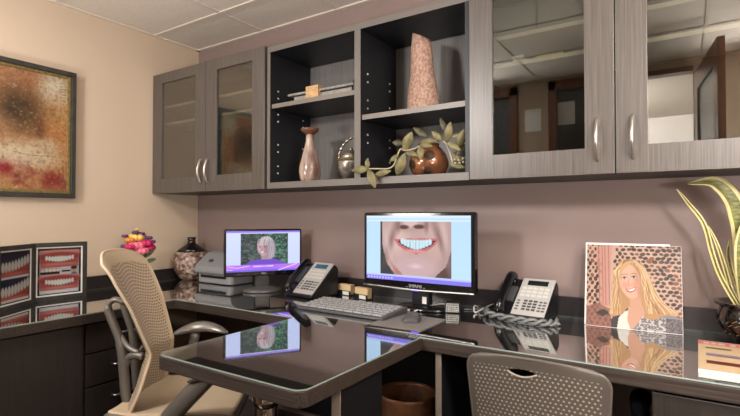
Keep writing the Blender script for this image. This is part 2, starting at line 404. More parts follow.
def pic_screen_a():
    p = Pic(170, 106, (196, 206, 248)); p.mix((1-p.v)*.35, (222, 228, 255))
    p.rect(0, 0, 1, .045, (150, 126, 232)); p.rect(0, .83, 1, 1, (158, 108, 226)); p.mix(((p.v > .83)*np.abs(p.u-.5)*1.4), (206, 130, 232))
    p.rect(0, .955, 1, 1, (120, 104, 226)); p.line([(.70, .98), (.95, .84)], .006, (230, 216, 255)); p.line([(.02, .86), (.14, .9), (.3, .86)], .005, (226, 200, 250))
    for i in range(9): p.rect(.36+i*.03, .862, .382+i*.03, .89, (236, 226, 255), .9)
    for i in range(4): p.rect(.01+i*.02, .93, .022+i*.02, .95, (236, 226, 255), .8)
    p.paste(pic_portrait_mon(), .19, .07, .83, .83); return p
def pic_screen_b():
    p = Pic(200, 130, (184, 214, 244)); p.mix(p.v*.4, (196, 226, 250)); p.rect(0, 0, 1, .035, (214, 226, 246)); p.rect(0, .07, 1, .09, (206, 228, 250))
    p.rect(0, .935, 1, 1, (136, 124, 232)); p.rect(0, .915, 1, .938, (186, 186, 246))
    for i in range(9): p.rect(.02+i*.03, .95, .036+i*.03, .98, (230, 224, 255), .8)
    p.paste(pic_smile_mon(), .15, .095, .83, .905); return p

def pic_smiles(second=False):
    p = Pic(90, 110, (18, 18, 26))
    if second:
        for y0 in (.06, .53):
            p.rect(.04, y0, .96, y0+.42, (22, 26, 52))
            p.poly([(.04, y0+.26), (.4, y0+.22), (.96, y0+.06), (.96, y0+.3), (.4, y0+.42), (.04, y0+.42)], (176, 72, 62))
            for i in range(9):
                t = i/8; x = .09+t*.83; y = y0+.25-.12*t*t; p.ell(x, y, .05, .095, (150, 116, 106), soft=.15); p.ell(x, y-.01, .04, .082, (206, 204, 196), soft=.5)
            p.poly([(.04, y0+.33), (.3, y0+.345), (.6, y0+.31), (.96, y0+.2), (.96, y0+.42), (.04, y0+.42)], (168, 60, 54), .8); p.ell(.5, y0+.38, .4, .03, (206, 110, 100), soft=1, al=.6)
        p.rect(.04, .485, .96, .525, (216, 214, 222)); p.rect(.04, .93, .96, .97, (226, 222, 216))
    else:
        p.rect(.05, .05, .95, .97, (214, 210, 222))
        for y0, y1, sh in ((.07, .42, .0), (.6, .9, .0)):
            p.rect(.07, y0, .93, y1, (178, 104, 94)); c = (y0+y1)/2-.01
            p.ell(.5, y0+.03, .5, .05, (204, 136, 124), soft=.8, al=.7)
            p.ell(.5, c-.045, .42, .085, (160, 66, 64), soft=.35); p.ell(.5, c+.06, .38, .085, (176, 78, 76), soft=.35)
            p.poly([(.12, c-.03), (.3, c-.07), (.5, c-.06), (.7, c-.07), (.88, c-.03), (.72, c+.06), (.5, c+.085), (.28, c+.06)], (70, 26, 28))
            for i in range(10):
                t = (i+.5)/10*2-1; p.ell(.5+t*.33, c+.005-.03*t*t, .036*(1-.25*abs(t)), .062*(1-.35*abs(t)), (222, 222, 216), soft=.35)
            p.ell(.5, c+.115, .26, .018, (206, 120, 112), soft=1.2)
        p.rect(.07, .43, .5, .51, (190, 116, 106))
        for i in range(5): p.ell(.12+i*.085, .475, .036, .034, (216, 214, 208), soft=.3)
        p.rect(.07, .51, .5, .56, (20, 20, 24)); p.rect(.5, .44, .74, .57, (206, 202, 208)); p.rect(.54, .49, .74, .525, (24, 24, 28))
        p.rect(.74, .42, .93, .59, (170, 174, 184)); p.ell(.83, .49, .06, .07, (196, 154, 136), soft=.1); p.ell(.83, .445, .066, .035, (40, 32, 30), soft=.15)
        p.poly([(.76, .59), (.8, .55), (.87, .55), (.92, .59)], (70, 100, 150)); p.rect(.1, .915, .9, .955, (226, 222, 216))
    return p

def pic_woman():
    p = Pic(180, 180, (196, 160, 142)); r = np.random.RandomState(11)
    p.mix(p.fbm(7, 3)*.5, (222, 190, 172))
    for j in range(22):
        for i in range(17):
            x = (i+.5*(j % 2)+.25*r.rand())/16.5; y = (j+.35*r.rand())/21
            if .16 < x < .31 and y < .78: continue
            s = .0155+.008*r.rand(); w = 1.15 if x > .4 else .75
            p.ell(x, y, s*w, s*(.8 if x > .4 else 1.05), [(64, 44, 38), (88, 60, 48), (56, 42, 38), (132, 82, 60), (78, 52, 42)][(i*3+j*5+int(4*r.rand())) % 5], rot=r.rand()*1.2-.6, soft=.3)
    p.poly([(.1, 0), (.28, 0), (.25, .75), (.16, .75)], (206, 146, 132), .8)
    for x in (.13, .17, .2, .24): p.line([(x, 0), (x+.02, .74)], .005, (140, 92, 82), .6)
    p.poly([(.0, .78), (.12, .72), (.26, .78), (.3, 1), (0, 1)], (140, 92, 82), .8)
    p.poly([(.1, .84), (.2, .79), (.27, .83), (.18, .88)], (62, 50, 48), .9)
    p.poly([(.28, .9), (.36, .8), (.46, .82), (.44, 1), (.28, 1)], (58, 50, 52)); p.poly([(.5, .98), (.6, .86), (.76, .79), (.92, .8), (1, .84), (1, 1), (.5, 1)], (140, 132, 134))
    sp = p.noise(70, 4); jk = ((p.v > .84)&(p.u > .55)); p.mix(jk*(sp > .58)*.8, (216, 210, 210)); p.mix(jk*(sp < .35)*.6, (84, 76, 80)); p.mix(jk*(p.u > .84)*.6, (70, 60, 64))
    hair = (186, 142, 98)
    p.poly([(.44, .17), (.54, .175), (.63, .25), (.68, .38), (.73, .52), (.81, .66), (.92, .74), (.95, .78), (.86, .8), (.8, .82), (.72, .87), (.64, .86), (.56, .74), (.46, .74), (.38, .84), (.3, .87), (.25, .83), (.28, .7), (.29, .55), (.3, .4), (.33, .28), (.37, .2)], hair)
    for k in range(90):
        t = r.rand(); side = t < .42
        x0 = .40+.16*t; w = r.rand()
        if side: P = [(.42+.02*w, .185), (.35-.03*w, .32), (.315+.03*w, .5), (.30+.07*w, .66), (.265+.1*w, .84)]
        else: P = [(.47+.05*w, .18), (.58+.05*w, .28), (.62+.07*w, .45), (.64+.14*w, .63), (.66+.27*w, .8-.02*w)]
        P = [(a+.012*r.randn(), b) for a, b in P]
        p.line(P, .0025+.003*r.rand(), [(226, 192, 146), (150, 106, 68), (238, 212, 172), (176, 130, 88), (206, 166, 116)][k % 5], .7)
    p.poly([(.4, .2), (.45, .165), (.52, .18), (.47, .23), (.41, .25)], (140, 92, 60), .6)
    p.poly([(.47, .6), (.58, .58), (.6, .7), (.63, .8), (.56, .92), (.5, 1), (.42, 1), (.44, .86), (.48, .74)], (206, 156, 132))
    p.poly([(.36, .87), (.42, .8), (.455, .79), (.45, .9), (.48, 1), (.34, 1)], (226, 220, 214))
    p.ell(.47, .43, .105, .19, (222, 176, 152), rot=-.14, soft=.1); p.ell(.49, .55, .07, .085, (222, 176, 152), rot=-.14, soft=.15)
    p.ell(.56, .46, .03, .12, (190, 140, 116), rot=-.14, soft=.8, al=.5)
    p.ell(.425, .49, .03, .03, (226, 150, 134), soft=.9, al=.5); p.ell(.535, .475, .028, .03, (226, 150, 134), soft=.9, al=.5)
    p.poly([(.36, .4), (.375, .26), (.43, .205), (.5, .19), (.45, .26), (.4, .31), (.378, .45)], (206, 164, 116)); p.poly([(.5, .19), (.57, .27), (.6, .42), (.57, .34), (.52, .25)], (176, 132, 88))
    for x, y in ((.417, .4), (.515, .385)):
        p.ell(x, y, .024, .011, (236, 228, 222), rot=-.15, soft=.2); p.ell(x, y, .0105, .012, (60, 70, 84), soft=.3)
        p.line([(x-.028, y+.002), (x, y-.014), (x+.027, y-.005)], .0035, (60, 44, 40)); p.line([(x-.032, y-.032), (x, y-.046), (x+.034, y-.04)], .004, (140, 100, 74), .7)
    p.line([(.468, .41), (.455, .47), (.468, .485), (.49, .475)], .0035, (186, 130, 108), .7)
    p.poly([(.425, .525), (.47, .53), (.54, .5), (.525, .55), (.485, .575), (.445, .56)], (186, 88, 86)); p.poly([(.438, .532), (.475, .538), (.532, .51), (.512, .545), (.48, .557)], (246, 242, 238))
    return p

def pic_abstract():
    p = Pic(230, 200, (196, 146, 98)); a = p.fbm(3, 2, 5); b = p.fbm(5, 20, 5); c = p.fbm(9, 41, 4); fine = p.fbm(34, 77, 3); vf = p.fbm(60, 91, 2); p.u = (p.u-.5)*2
    p.mix((a-.4)*1.6, (176, 108, 70)); p.mix((b-.5)*2.0, (222, 186, 146))
    p.mix((1-p.v)*.5*(p.u < .6)*(b > .2), (190, 128, 92))
    p.ell(.8, .14, .16, .11, (232, 220, 190), soft=1.2, al=.9); p.ell(.8, .55, .34, .22, (206, 142, 84), soft=1.0, al=.7); p.ell(.86, .34, .16, .06, (200, 150, 92), soft=.8, al=.6)
    k = np.exp(-(((p.u-.28)/.3)**2+((p.v-.33)/.17)**2)+((p.u-.3)*(p.v-.33))*5); p.mix(k*(.6+.9*c), (58, 42, 24)); p.mix(k*np.clip((fine-.45)*5, 0, 1)*.5, (98, 92, 50))
    k = np.exp(-(((p.u-.58)/.08)**2+((p.v-.5)/.1)**2)); p.mix(k*.7, (98, 58, 34))
    p.ell(.32, .72, .4, .085, (228, 208, 174), soft=.9, al=.85); p.ell(.66, .62, .16, .05, (222, 194, 158), soft=.9, al=.7)
    k = np.exp(-(((p.v-.9)/.09)**2)); p.mix(k*np.clip((c-.38)*5, 0, 1)*.85, (142, 34, 34)); p.mix(k*np.clip((b-.5)*4, 0, 1)*.7, (110, 52, 34)); p.mix(k*np.clip((.42-c)*6, 0, 1)*.8, (206, 152, 96))
    k = np.exp(-(((p.u-.1)/.12)**2+((p.v-.83)/.05)**2)); p.mix(k*1.1, (150, 26, 38))
    p.mix(np.abs(fine-.5)*1.1, (120, 74, 46)); p.mix(np.clip((.36-vf)*1.6, 0, .4), (240, 222, 190)); p.mix(np.clip((vf-.66)*2, 0, .4), (90, 56, 36))
    for y in np.linspace(.05, .2, 7): p.line([(.86, y), (.97, y+.004)], .0015, (120, 90, 56), .5)
    for x in np.linspace(.87, .96, 5): p.line([(x, .04), (x, .22)], .0015, (120, 90, 56), .4)
    p.line([(.2, .69), (.45, .71), (.8, .70)], .002, (96, 70, 50), .5); p.line([(.93, .78), (.95, .86), (.93, .94)], .004, (60, 30, 24), .6)
    return p

# ------------------------------------------------------------------ the setting
struct(obj('floor', abox(XL-.1, XR+.1, -3.2, YB+.1, -.05, 0), M['carpet']))
struct(obj('ceiling', abox(XL-.1, XR+.1, -3.2, YB+.1, ZC, ZC+.05), M['tile']))
struct(obj('wall_left', abox(XL-.1, XL, -3.2, YB+.1, 0, ZC), M['beige']))
struct(obj('wall_back', abox(XL, XR+.1, YB, YB+.1, 0, ZC), M['taupe']))
struct(obj('wall_right', abox(XR, XR+.1, -3.2, YB, 0, ZC), M['tan_wall']))
bm = B()
OP0, OP1 = -.30, .06
D1, D2 = (-1.62, -1.27), (-1.0, -.45)
box(bm, XL, D1[0], YF-.1, YF, 0, ZC); box(bm, D1[1], D2[0], YF-.1, YF, 0, ZC); box(bm, D2[1], OP0, YF-.1, YF, 0, ZC); box(bm, OP1, XR, YF-.1, YF, 0, ZC)
box(bm, D1[0], D1[1], YF-.1, YF, 2.40, ZC); box(bm, D2[0], D2[1], YF-.1, YF, 2.40, ZC); box(bm, OP0, OP1, YF-.1, YF, 2.36, ZC)
struct(obj('wall_front', bm, M['tan_wall']))
struct(obj('wall_corridor', abox(XL, XR, -3.2, -3.1, 0, ZC), M['white_wall']))
bm = B()
for y in (1.893, 1.283, .673, .063): box(bm, XL, XR, y-.012, y+.012, ZC-.006, ZC)
for x in (-2.315, -1.705, -1.095, -.485, .125, .735): box(bm, x-.012, x+.012, YF, YB, ZC-.005, ZC)
box(bm, XL, XL+.022, YF, YB, ZC-.008, ZC); box(bm, XL, XR, YB-.022, YB, ZC-.008, ZC)
struct(obj('trim_1', bm, M['tbar']))
# doors of the wall behind the photographer, seen mirrored in the cabinet glass
def fdoor(name, x0, x1, pane):
    bm = B(); z1 = 2.40
    for a, b in ((x0, x0+.07), (x1-.07, x1)): box(bm, a, b, YF-.1, YF+.02, 0, z1)
    box(bm, x0, x1, YF-.1, YF+.02, z1-.08, z1)
    o = struct(obj(name, bm, M['door_wood'], bevel=.004))
    obj('pane', abox(x0+.07, x1-.07, YF-.06, YF-.04, .1, z1-.08), pane, o, local=True)
    obj('kick_rail', abox(x0+.07, x1-.07, YF-.07, YF-.03, 0, .1), M['door_wood'], o, local=True)
    return o
fdoor('door_1', D1[0]-.0, D1[1], M['obscure']); fdoor('door_2', D2[0], D2[1], M['dark_glass'])
bm = B(); box(bm, OP0, OP0+.02, YF-.1, YF+.01, 0, 2.36); box(bm, OP0, OP1, YF-.1, YF+.01, 2.33, 2.37)
struct(obj('trim_2', bm, M['door_wood']))
# open door leaf
d3 = bpy.data.objects.new('door_3', None); C.objects.link(d3); d3.location = (.085, YF+.01, 0); d3.rotation_euler = (0, 0, math.radians(83)); struct(d3)
bm = B(); box(bm, 0, .13, -.02, .02, .01, 2.3); box(bm, .72, .85, -.02, .02, .01, 2.3); box(bm, .13, .72, -.02, .02, 2.16, 2.3); box(bm, .13, .72, -.02, .02, .01, .3)
obj('door_frame', bm, M['door_wood'], d3, local=True); obj('pane', abox(.13, .72, -.008, .008, .3, 2.16), M['obscure'], d3, local=True)

for i, (x, z, s) in enumerate(((-1.135, 2.08, .0), (-.86, 2.12, .02))):
    y = YF if i == 0 else YF-.04
    bm = B(); box(bm, x-.07, x+.07, y, y+.003, z-.1, z+.1)
    tag(obj('notice_sheet', bm, M['paper']), ('white paper notice taped on tan wall, mirrored in cabinet glass', 'white paper notice on dark door pane, mirrored in cabinet glass')[i], 'notice')

# backsplash along both walls
bm = B(); box(bm, XL, XR, YB-.018, YB, T-.007, .868); box(bm, XL, XL+.018, -.3, YB-.018, T-.007, .860)
struct(obj('trim_3', bm, mat('dark_backsplash', (44, 40, 42), .3)))

# ------------------------------------------------------------------ desk
YD, XD = 1.55, -2.238
PX0, PX1, PY = -1.412, -.798, .905
def arc(cx, cy, r, a0, a1, n=6): return [(cx+r*math.cos(a0+(a1-a0)*i/n), cy+r*math.sin(a0+(a1-a0)*i/n)) for i in range(n+1)]
def deskoutline(e, yb):
    r = .035
    return ([(XL+.002 if yb < .01 else XL+.02, YB-yb), (XL+.002 if yb < .01 else XL+.02, -.3+e), (XD-e, -.3+e), (XD-e, YD+e), (PX0+e, YD+e)]
            + arc(PX0+e+r, PY+e+r, r, PI, 1.5*PI) + arc(PX1-e-r, PY+e+r, r, 1.5*PI, 2*PI) + [(PX1-e, YD+e), (XR-.01, YD+e), (XR-.01, YB-yb)])
desk = thing('desk', 'dark wood corner desk with a peninsula, standing along the beige and taupe walls', 'desk', (-1.1, 1.23, 0))
bm = B(); prism(bm, deskoutline(0, .004), .738, .780); obj('desktop', bm, M['desk_x'], desk, bevel=.003)
def panel(x0, x1, y0, y1, nm='support_panel'):
    bm = B(); box(bm, x0, x1, y0, y1, 0, .738); obj(nm, bm, M['panel'], desk)
    bm = B(); box(bm, x0, x1, y0-.003, y0, 0, .737); return bm
o = obj('edge_strip', panel(-.752, -.73, 1.575, 2.22), M['edge'], desk); o['label'] = 'pale edge strip of the panel'
o = obj('edge_strip', panel(-.852, -.822, 1.10, 1.32), M['edge'], desk); o['label'] = 'pale edge strip of the peninsula panel'
for a, b in ((-2.15, -.755), (-.728, -.30)): obj('shade_sheet', abox(a, b, 2.215, 2.232, .05, .738), M['panel'], desk)  # added dark sheets standing in for shade on the wall under the desk
bm = B(); lathe(bm, [(.024, 0), (.024, .738)], (-.99, .975, 0), 20)
leg = obj('leg', bm, M['bronze'], desk, smooth=True); leg['label'] = 'round bronze metal leg'
bm = B(); lathe(bm, [(.03, .70), (.038, .705), (.038, .738)], (-.99, .975, 0), 24); lathe(bm, [(.034, .655), (.034, .69)], (-.99, .975, 0), 24)
obj('collar', bm, M['chrome'], leg)
bm = B(); box(bm, XL+.02, XD-.05, -.28, -.25, 0, .738); obj('support_panel', bm, M['desk_v'], desk)
bm = B(); prism(bm, deskoutline(.003, .02), .7808, T, 1)
g = obj('glass_top', bm, [M['desk_glass'], M['glass_edge']])
tag(g, 'clear glass sheet covering the whole dark corner desk', 'glass sheet')

# base units
def unit(name, label, x0, x1, y0, y1):
    t = thing(name, label, 'cabinet', ((x0+x1)/2, (y0+y1)/2, 0)); return t
t = unit('base_cabinet', 'plain dark wood base cabinet under the teeth photos', XL, XD-.03, -.24, 1.105)
obj('carcass', abox(XL+.01, XD-.045, -.245, 1.10, 0, .735), M['desk_v'], t)
obj('door', abox(XD-.044, XD-.025, -.24, .50, .08, .73), M['desk_v'], t); obj('door', abox(XD-.044, XD-.025, .506, 1.10, .08, .73), M['desk_v'], t)
t = unit('drawer_unit', 'dark wood three-drawer unit behind the tan chair', XL, XD-.03, 1.11, 1.48)
obj('carcass', abox(XL+.01, XD-.045, 1.108, 1.46, 0, .735), M['desk_v'], t)
for z0, z1, zh in ((.60, .73, .672), (.448, .592, .528), (.08, .44, .382)):
    d = obj('drawer', abox(XD-.044, XD-.025, 1.115, 1.455, z0, z1), M['desk_v'], t, bevel=.002)
    bm = B(); tube(bm, [(XD-.026, 1.235, zh), (XD-.005, 1.235, zh), (XD-.002, 1.24, zh), (XD-.002, 1.33, zh), (XD-.005, 1.335, zh), (XD-.026, 1.335, zh)], .005)
    obj('handle', bm, M['nickel'], d, smooth=True)
t = unit('base_cabinet', 'dark wood base cabinet under the potted plant', -.085, .7, 1.58, 2.24)
obj('carcass', abox(-.083, .7, 1.585, 2.23, 0, .735), M['desk_v'], t)
obj('door', abox(-.083, .30, 1.566, 1.584, .08, .728), M['desk_v'], t, bevel=.002); obj('door', abox(.304, .7, 1.566, 1.584, .08, .728), M['desk_v'], t, bevel=.002)

# ------------------------------------------------------------------ wall cabinets
CF, CZ0, CZ1 = 1.908, 1.372, 2.165
def glassdoor(par, x0, x1, hx, s=.098):
    bm = B(); y0, y1 = CF-.021, CF-.001
    box(bm, x0, x0+s, y0, y1, CZ0, CZ1); box(bm, x1-s, x1, y0, y1, CZ0, CZ1)
    d = obj('door', bm, M['wood_v'], par, bevel=.0015)
    obj('rail', abox(x0+s, x1-s, y0+.0005, y1, CZ0, CZ0+.095), M['wood_v'], d); obj('rail', abox(x0+s, x1-s, y0+.0005, y1, CZ1-.065, CZ1), M['wood_v'], d)
    bm = B(); box(bm, x0+s-.001, x1-s+.001, y0+.008, y0+.012, CZ0+.094, CZ1-.064); obj('glass_pane', bm, M['door_glass'], d)
    bm = B(); z0, z1 = 1.42, 1.572
    tube(bm, spline([(hx, y0+.004, z0), (hx, y0-.014, z0+.012), (hx, y0-.03, z0+.05), (hx, y0-.034, (z0+z1)/2), (hx, y0-.03, z1-.05), (hx, y0-.014, z1-.012), (hx, y0+.004, z1)], 5), .0062, 10)
    obj('handle', bm, M['nickel'], d, smooth=True)
def wallcab(label, x0, x1, split, hx):
    t = thing('wall_cabinet', label, 'cabinet', ((x0+x1)/2, CF, CZ0))
    bm = B(); y1 = YB-.002
    box(bm, x0, x0+.018, CF, y1, CZ0, CZ1); box(bm, x1-.018, x1, CF, y1, CZ0, CZ1)
    box(bm, x0+.018, x1-.018, CF, y1, CZ0, CZ0+.018); box(bm, x0+.018, x1-.018, CF, y1, CZ1-.018, CZ1)
    obj('carcass', bm, M['navy'], t); obj('back_panel', abox(x0+.018, x1-.018, y1-.01, y1, CZ0+.018, CZ1-.018), M['navy'], t)
    for z in (1.83, 1.945):
        obj('shelf', abox(x0+.018, x1-.018, CF+.03, y1-.012, z, z+.016), M['shelf_in'], t)
    glassdoor(t, x0+.002, split-.002, hx[0]); glassdoor(t, split+.002, x1-.002, hx[1])
    return t
wallcab('two-door glass wall cabinet in the corner by the beige wall', XL+.002, -1.936, -2.44, (-2.472, -2.408))
wallcab('two-door glass wall cabinet on the right above the blonde portrait', -.748, .345, -.204, (-.262, -.150))
u = thing('open_shelf_unit', 'open two-bay wall shelf unit between the two glass cabinets', 'shelf unit', (-1.34, CF, CZ0))
x0, x1 = -1.928, -.752; y0 = CF-.006; y1 = YB-.002
bm = B(); box(bm, x0, x0+.022, y0, y1, CZ0, 2.155); box(bm, x1-.018, x1, y0, y1, CZ0, 2.155)
box(bm, x0+.022, x1-.018, y0, y1, CZ0, CZ0+.033); box(bm, x0+.022, x1-.018, y0, y1, 2.125, 2.155)
obj('carcass', bm, M['navy'], u)
bm = B(); box(bm, x0, x0+.022, y0-.003, y0, CZ0, 2.155); box(bm, x0+.022, x1, y0-.003, y0, CZ0, CZ0+.033); box(bm, x0+.022, x1, y0-.003, y0, 2.125, 2.155); box(bm, -1.338, -1.303, y0-.003, y0, CZ0+.033, 2.125)
o = obj('front_edging', bm, M['edge_front'], u)
obj('divider', abox(-1.338, -1.303, y0, y1, CZ0+.033, 2.125), M['navy'], u)
obj('back_panel', abox(x0+.022, x1-.018, y1-.008, y1, CZ0+.033, 2.125), M['backp'], u)
def ushelf(a, b, z0, z1):
    s = obj('shelf', abox(a, b, y0+.012, y1-.01, z0, z1), M['navy'], u)
    obj('edge_strip', abox(a, b, y0+.009, y0+.012, z0, z1), M['edge_shelf'], s)
ushelf(x0+.023, -1.339, 1.815, 1.838); ushelf(-1.302, x1-.019, 1.686, 1.710)
for xx, s in ((x0+.0225, 1), (-1.3025, 1)):
    for yy in (1.96, 2.17):
        for z in (1.46, 1.50, 1.54, 1.58, 1.62, 1.66, 1.75, 1.79, 1.88, 1.92):
            if z not in (1.54, 1.66): obj('shelf_peg', abox(xx, xx+.004, yy-.004, yy+.004, z-.004, z+.004), M['peg'], u)

# things inside the right glass cabinet
for (a, b, z0, z1, m, lb, cat) in ((-.70, -.505, 1.961, 2.11, 'box_grey', 'grey-green storage box on upper shelf behind glass, left of the pair', 'storage box'),
                              (-.495, -.22, 1.961, 2.11, 'box_grey', 'wide grey-green storage box on upper shelf behind glass, right of the pair', 'storage box'),
                              (-.60, -.555, 1.846, 1.89, 'paper', 'small white carton on lower shelf behind glass', 'carton'),
                              (-.50, -.40, 1.846, 1.875, 'box_yellow', 'flat yellow box on lower shelf behind glass', 'box')):
    t = thing('storage_box' if m == 'box_grey' else 'carton', lb, cat, ((a+b)/2, 2.09, z0))
    obj('body', abox(a, b, 2.0, 2.18, z0, z1-.012), M[m], t, bevel=.003)
    obj('lid', abox(a-.002, b+.002, 1.998, 2.182, z1-.012, z1), M[m], t, bevel=.002)

# ------------------------------------------------------------------ things on the open shelves
t = thing('bottle_vase', 'streaked pinkish bottle vase with flared brown lip, on lower left shelf', 'vase', (-1.705, 2.0, 1.405))
bm = B(); lathe(bm, [(.046, 0), (.054, .02), (.06, .055), (.057, .09), (.044, .14), (.030, .19), (.0225, .225), (.021, .262)], n=40)
obj('body', bm, M['bottle'], t, local=True, smooth=True)
bm = B(); lathe(bm, [(.022, .258), (.028, .264), (.046, .278), (.050, .286), (.049, .292), (.03, .290), (.016, .272)], n=40); obj('lip', bm, M['wood_lip'], t, local=True, smooth=True)
t = thing('lidded_jar', 'silver lidded jar with twisted loop handle, beside the shelf divider', 'jar', (-1.428, 2.0, 1.405))
bm = B(); lathe(bm, [(.036, 0), (.042, .006), (.056, .03), (.067, .06), (.07, .085), (.07, .098)], n=36); obj('body', bm, M['silver'], t, local=True, smooth=True)
bm = B(); lathe(bm, [(.071, .098), (.074, .102), (.071, .106)], n=36); o = obj('rim', bm, M['gold'], t, local=True); o['label'] = 'gold coloured rim'
bm = B(); lathe(bm, [(.06, .106), (.056, .122), (.044, .138), (.026, .148), (.008, .152)], n=36); sphere(bm, (0, 0, .158), .01); obj('lid', bm, M['silver'], t, local=True, smooth=True)
bm = B(); hp = spline([(-.068, 0, .10), (-.078, 0, .125), (-.07, 0, .16), (-.045, 0, .19), (-.01, 0, .212), (.03, 0, .218), (.06, 0, .2)], 6)
tube(bm, hp, [.006+.0025*math.sin(i*1.6) for i in range(len(hp))], 8); obj('handle', bm, M['silver'], t, local=True, smooth=True)
t = thing('round_pot', 'round shiny copper-brown pot with dark spots, under leafy vine', 'pot', (-.988, 2.0, 1.405))
prof = [(.055, 0), (.076, .012), (.09, .045), (.091, .065), (.08, .1), (.06, .125), (.046, .138), (.05, .148)]
bm = B(); lathe(bm, prof, n=44); obj('body', bm, M['pot_copper'], t, local=True, smooth=True)
def spotdisc(az, z, r, rad):
    bm = B(); f = lambda a, b: None
    c = Vector((math.cos(az), math.sin(az), 0)); s = Vector((-math.sin(az), math.cos(az), 0))
    rings = []
    def surf(q, h):
        zz = z+h
        for (r0, z0), (r1, z1) in zip(prof, prof[1:]):
            if z0 <= zz <= z1: R = r0+(r1-r0)*(zz-z0)/(z1-z0); break
        else: R = prof[0][0]
        a = az+q/R; R += .0015; return (R*math.cos(a), R*math.sin(a), zz)
    ctr = bm.verts.new(surf(0, 0)); last = None
    for k in (1, 2, 3):
        rg = [bm.verts.new(surf(r*k/3*math.cos(2*PI*i/18), max(-z+.001, r*k/3*math.sin(2*PI*i/18)))) for i in range(18)]
        for i in range(18):
            if last is None: bm.faces.new((ctr, rg[i], rg[(i+1) % 18]))
            else: bm.faces.new((last[i], rg[i], rg[(i+1) % 18], last[(i+1) % 18]))
        last = rg
    obj('dark_spot', bm, M['spot'], t, local=True, smooth=True)
spotdisc(math.radians(-62), .088, .024, 0); spotdisc(math.radians(-118), .05, .02, 0); spotdisc(math.radians(-68), .017, .018, 0)

# leafy vine
vine = thing('leafy_vine', 'artificial leafy vine trailing from the copper pot over the shelf edge', 'vine', (-1.0, 1.95, 1.405))
bm = B(); tube(bm, spline([(-1.24, 1.875, 1.443), (-1.184, 1.875, 1.44), (-1.132, 1.88, 1.439), (-1.108, 1.89, 1.46), (-1.085, 1.9, 1.524), (-1.058, 1.9, 1.518), (-1.012, 1.91, 1.525), (-.985, 1.96, 1.556), (-.93, 1.97, 1.557), (-.884, 1.95, 1.546), (-.858, 1.94, 1.498), (-.84, 1.93, 1.452)], 5), .0034)
obj('stem', bm, M['stem'], vine, smooth=True)
LV = [((-1.237, 1.87, 1.442), (-1.332, 1.868, 1.438), .30), ((-1.24, 1.87, 1.444), (-1.245, 1.87, 1.492), .38), ((-1.233, 1.865, 1.437), (-1.194, 1.862, 1.35), .33), ((-1.209, 1.88, 1.412), (-1.121, 1.885, 1.428), .26),
      ((-1.101, 1.9, 1.409), (-1.053, 1.895, 1.508), .34), ((-1.064, 1.9, 1.518), (-1.017, 1.89, 1.598), .4), ((-1.048, 1.89, 1.507), (-.979, 1.88, 1.487), .26), ((-.976, 1.89, 1.533), (-.971, 1.885, 1.467), .36),
      ((-.986, 1.98, 1.582), (-1.054, 1.97, 1.633), .3), ((-.921, 1.95, 1.558), (-1.017, 1.95, 1.556), .2), ((-1.108, 1.97, 1.563), (-1.161, 1.96, 1.572), .45), ((-.877, 1.95, 1.547), (-.853, 1.94, 1.634), .32),
      ((-.884, 1.96, 1.591), (-.913, 1.96, 1.662), .26), ((-.865, 1.93, 1.542), (-.802, 1.93, 1.502), .3), ((-.853, 1.95, 1.57), (-.798, 1.96, 1.57), .28), ((-.843, 1.97, 1.478), (-.778, 1.99, 1.54), .4), ((-.854, 1.93, 1.451), (-.785, 1.94, 1.427), .3), ((-.843, 1.96, 1.44), (-.785, 1.97, 1.48), .34), ((-.90, 1.955, 1.556), (-.945, 1.94, 1.60), .34), ((-1.0, 1.93, 1.545), (-.93, 1.92, 1.53), .3), ((-.83, 1.965, 1.52), (-.79, 1.95, 1.60), .34), ((-1.09, 1.895, 1.50), (-1.13, 1.885, 1.47), .36), ((-.86, 1.975, 1.50), (-.80, 1.975, 1.455), .4)]
def leafmesh(a, b, wf, twist=0.0):
    a, b = Vector(a), Vector(b); d = b-a; L = d.length; d.normalize()
    view = Vector((.45, -.88, .1)); s = d.cross(view).normalized(); nrm = s.cross(d).normalized()
    bm = B()
    def f(u, v):
        w = wf*L*math.sin(PI*min(1, .04+.96*v))**.8*(1-.15*v); q = (u-.5)
        return a + d*L*v + s*q*w + nrm*(.10*L*math.sin(PI*v)-.35*abs(q)*w)
    gridsurf(bm, f, 6, 12, uvs=False); return bm
for i, (a, b, w) in enumerate(LV):
    obj('leaf', leafmesh(a, b, w*1.4), M['leaf_dark' if i in (8, 10, 12, 15, 17) else 'leaf'], vine, smooth=True, solid=.0012)
for k in range(7):
    bm = B(); sphere(bm, (-.825+.018*(k % 4)+random.uniform(-.004, .004), 1.925, 1.452+.012*(k//4)+random.uniform(-.004, .004)), .005); obj('berry', bm, M['stem'], vine, smooth=True)

t = thing('tall_vase', 'tall tapering pinkish stone vase with slanted mouth, on upper right shelf', 'vase', (-1.03, 2.03, 1.710))
bm = B(); n = 40; rings = []
for k in range(19):
    q = k/18; r = .080-.038*q**1.15+.003*math.sin(q*9); z = .365*q
    rings.append([bm.verts.new((r*math.cos(2*PI*i/n)-.012*q, .8*r*math.sin(2*PI*i/n), z + (.022*(-math.cos(2*PI*i/n))*max(0, (q-.8)/.2)))) for i in range(n)])
for a, b in zip(rings, rings[1:]):
    for i in range(n): bm.faces.new((a[i], a[(i+1) % n], b[(i+1) % n], b[i]))
bm.faces.new(rings[0][::-1]); inn = [bm.verts.new(v.co*1.0 + Vector((-(v.co.x+.012)*.25, -v.co.y*.25, -.004))) for v in rings[-1]]
for i in range(n): bm.faces.new((rings[-1][i], rings[-1][(i+1) % n], inn[(i+1) % n], inn[i]))
low = [bm.verts.new(v.co+Vector((0, 0, -.1))) for v in inn]
for i in range(n): bm.faces.new((inn[i], inn[(i+1) % n], low[(i+1) % n], low[i]))
bm.faces.new(low); obj('body', bm, M['stone'], t, local=True, smooth=True)

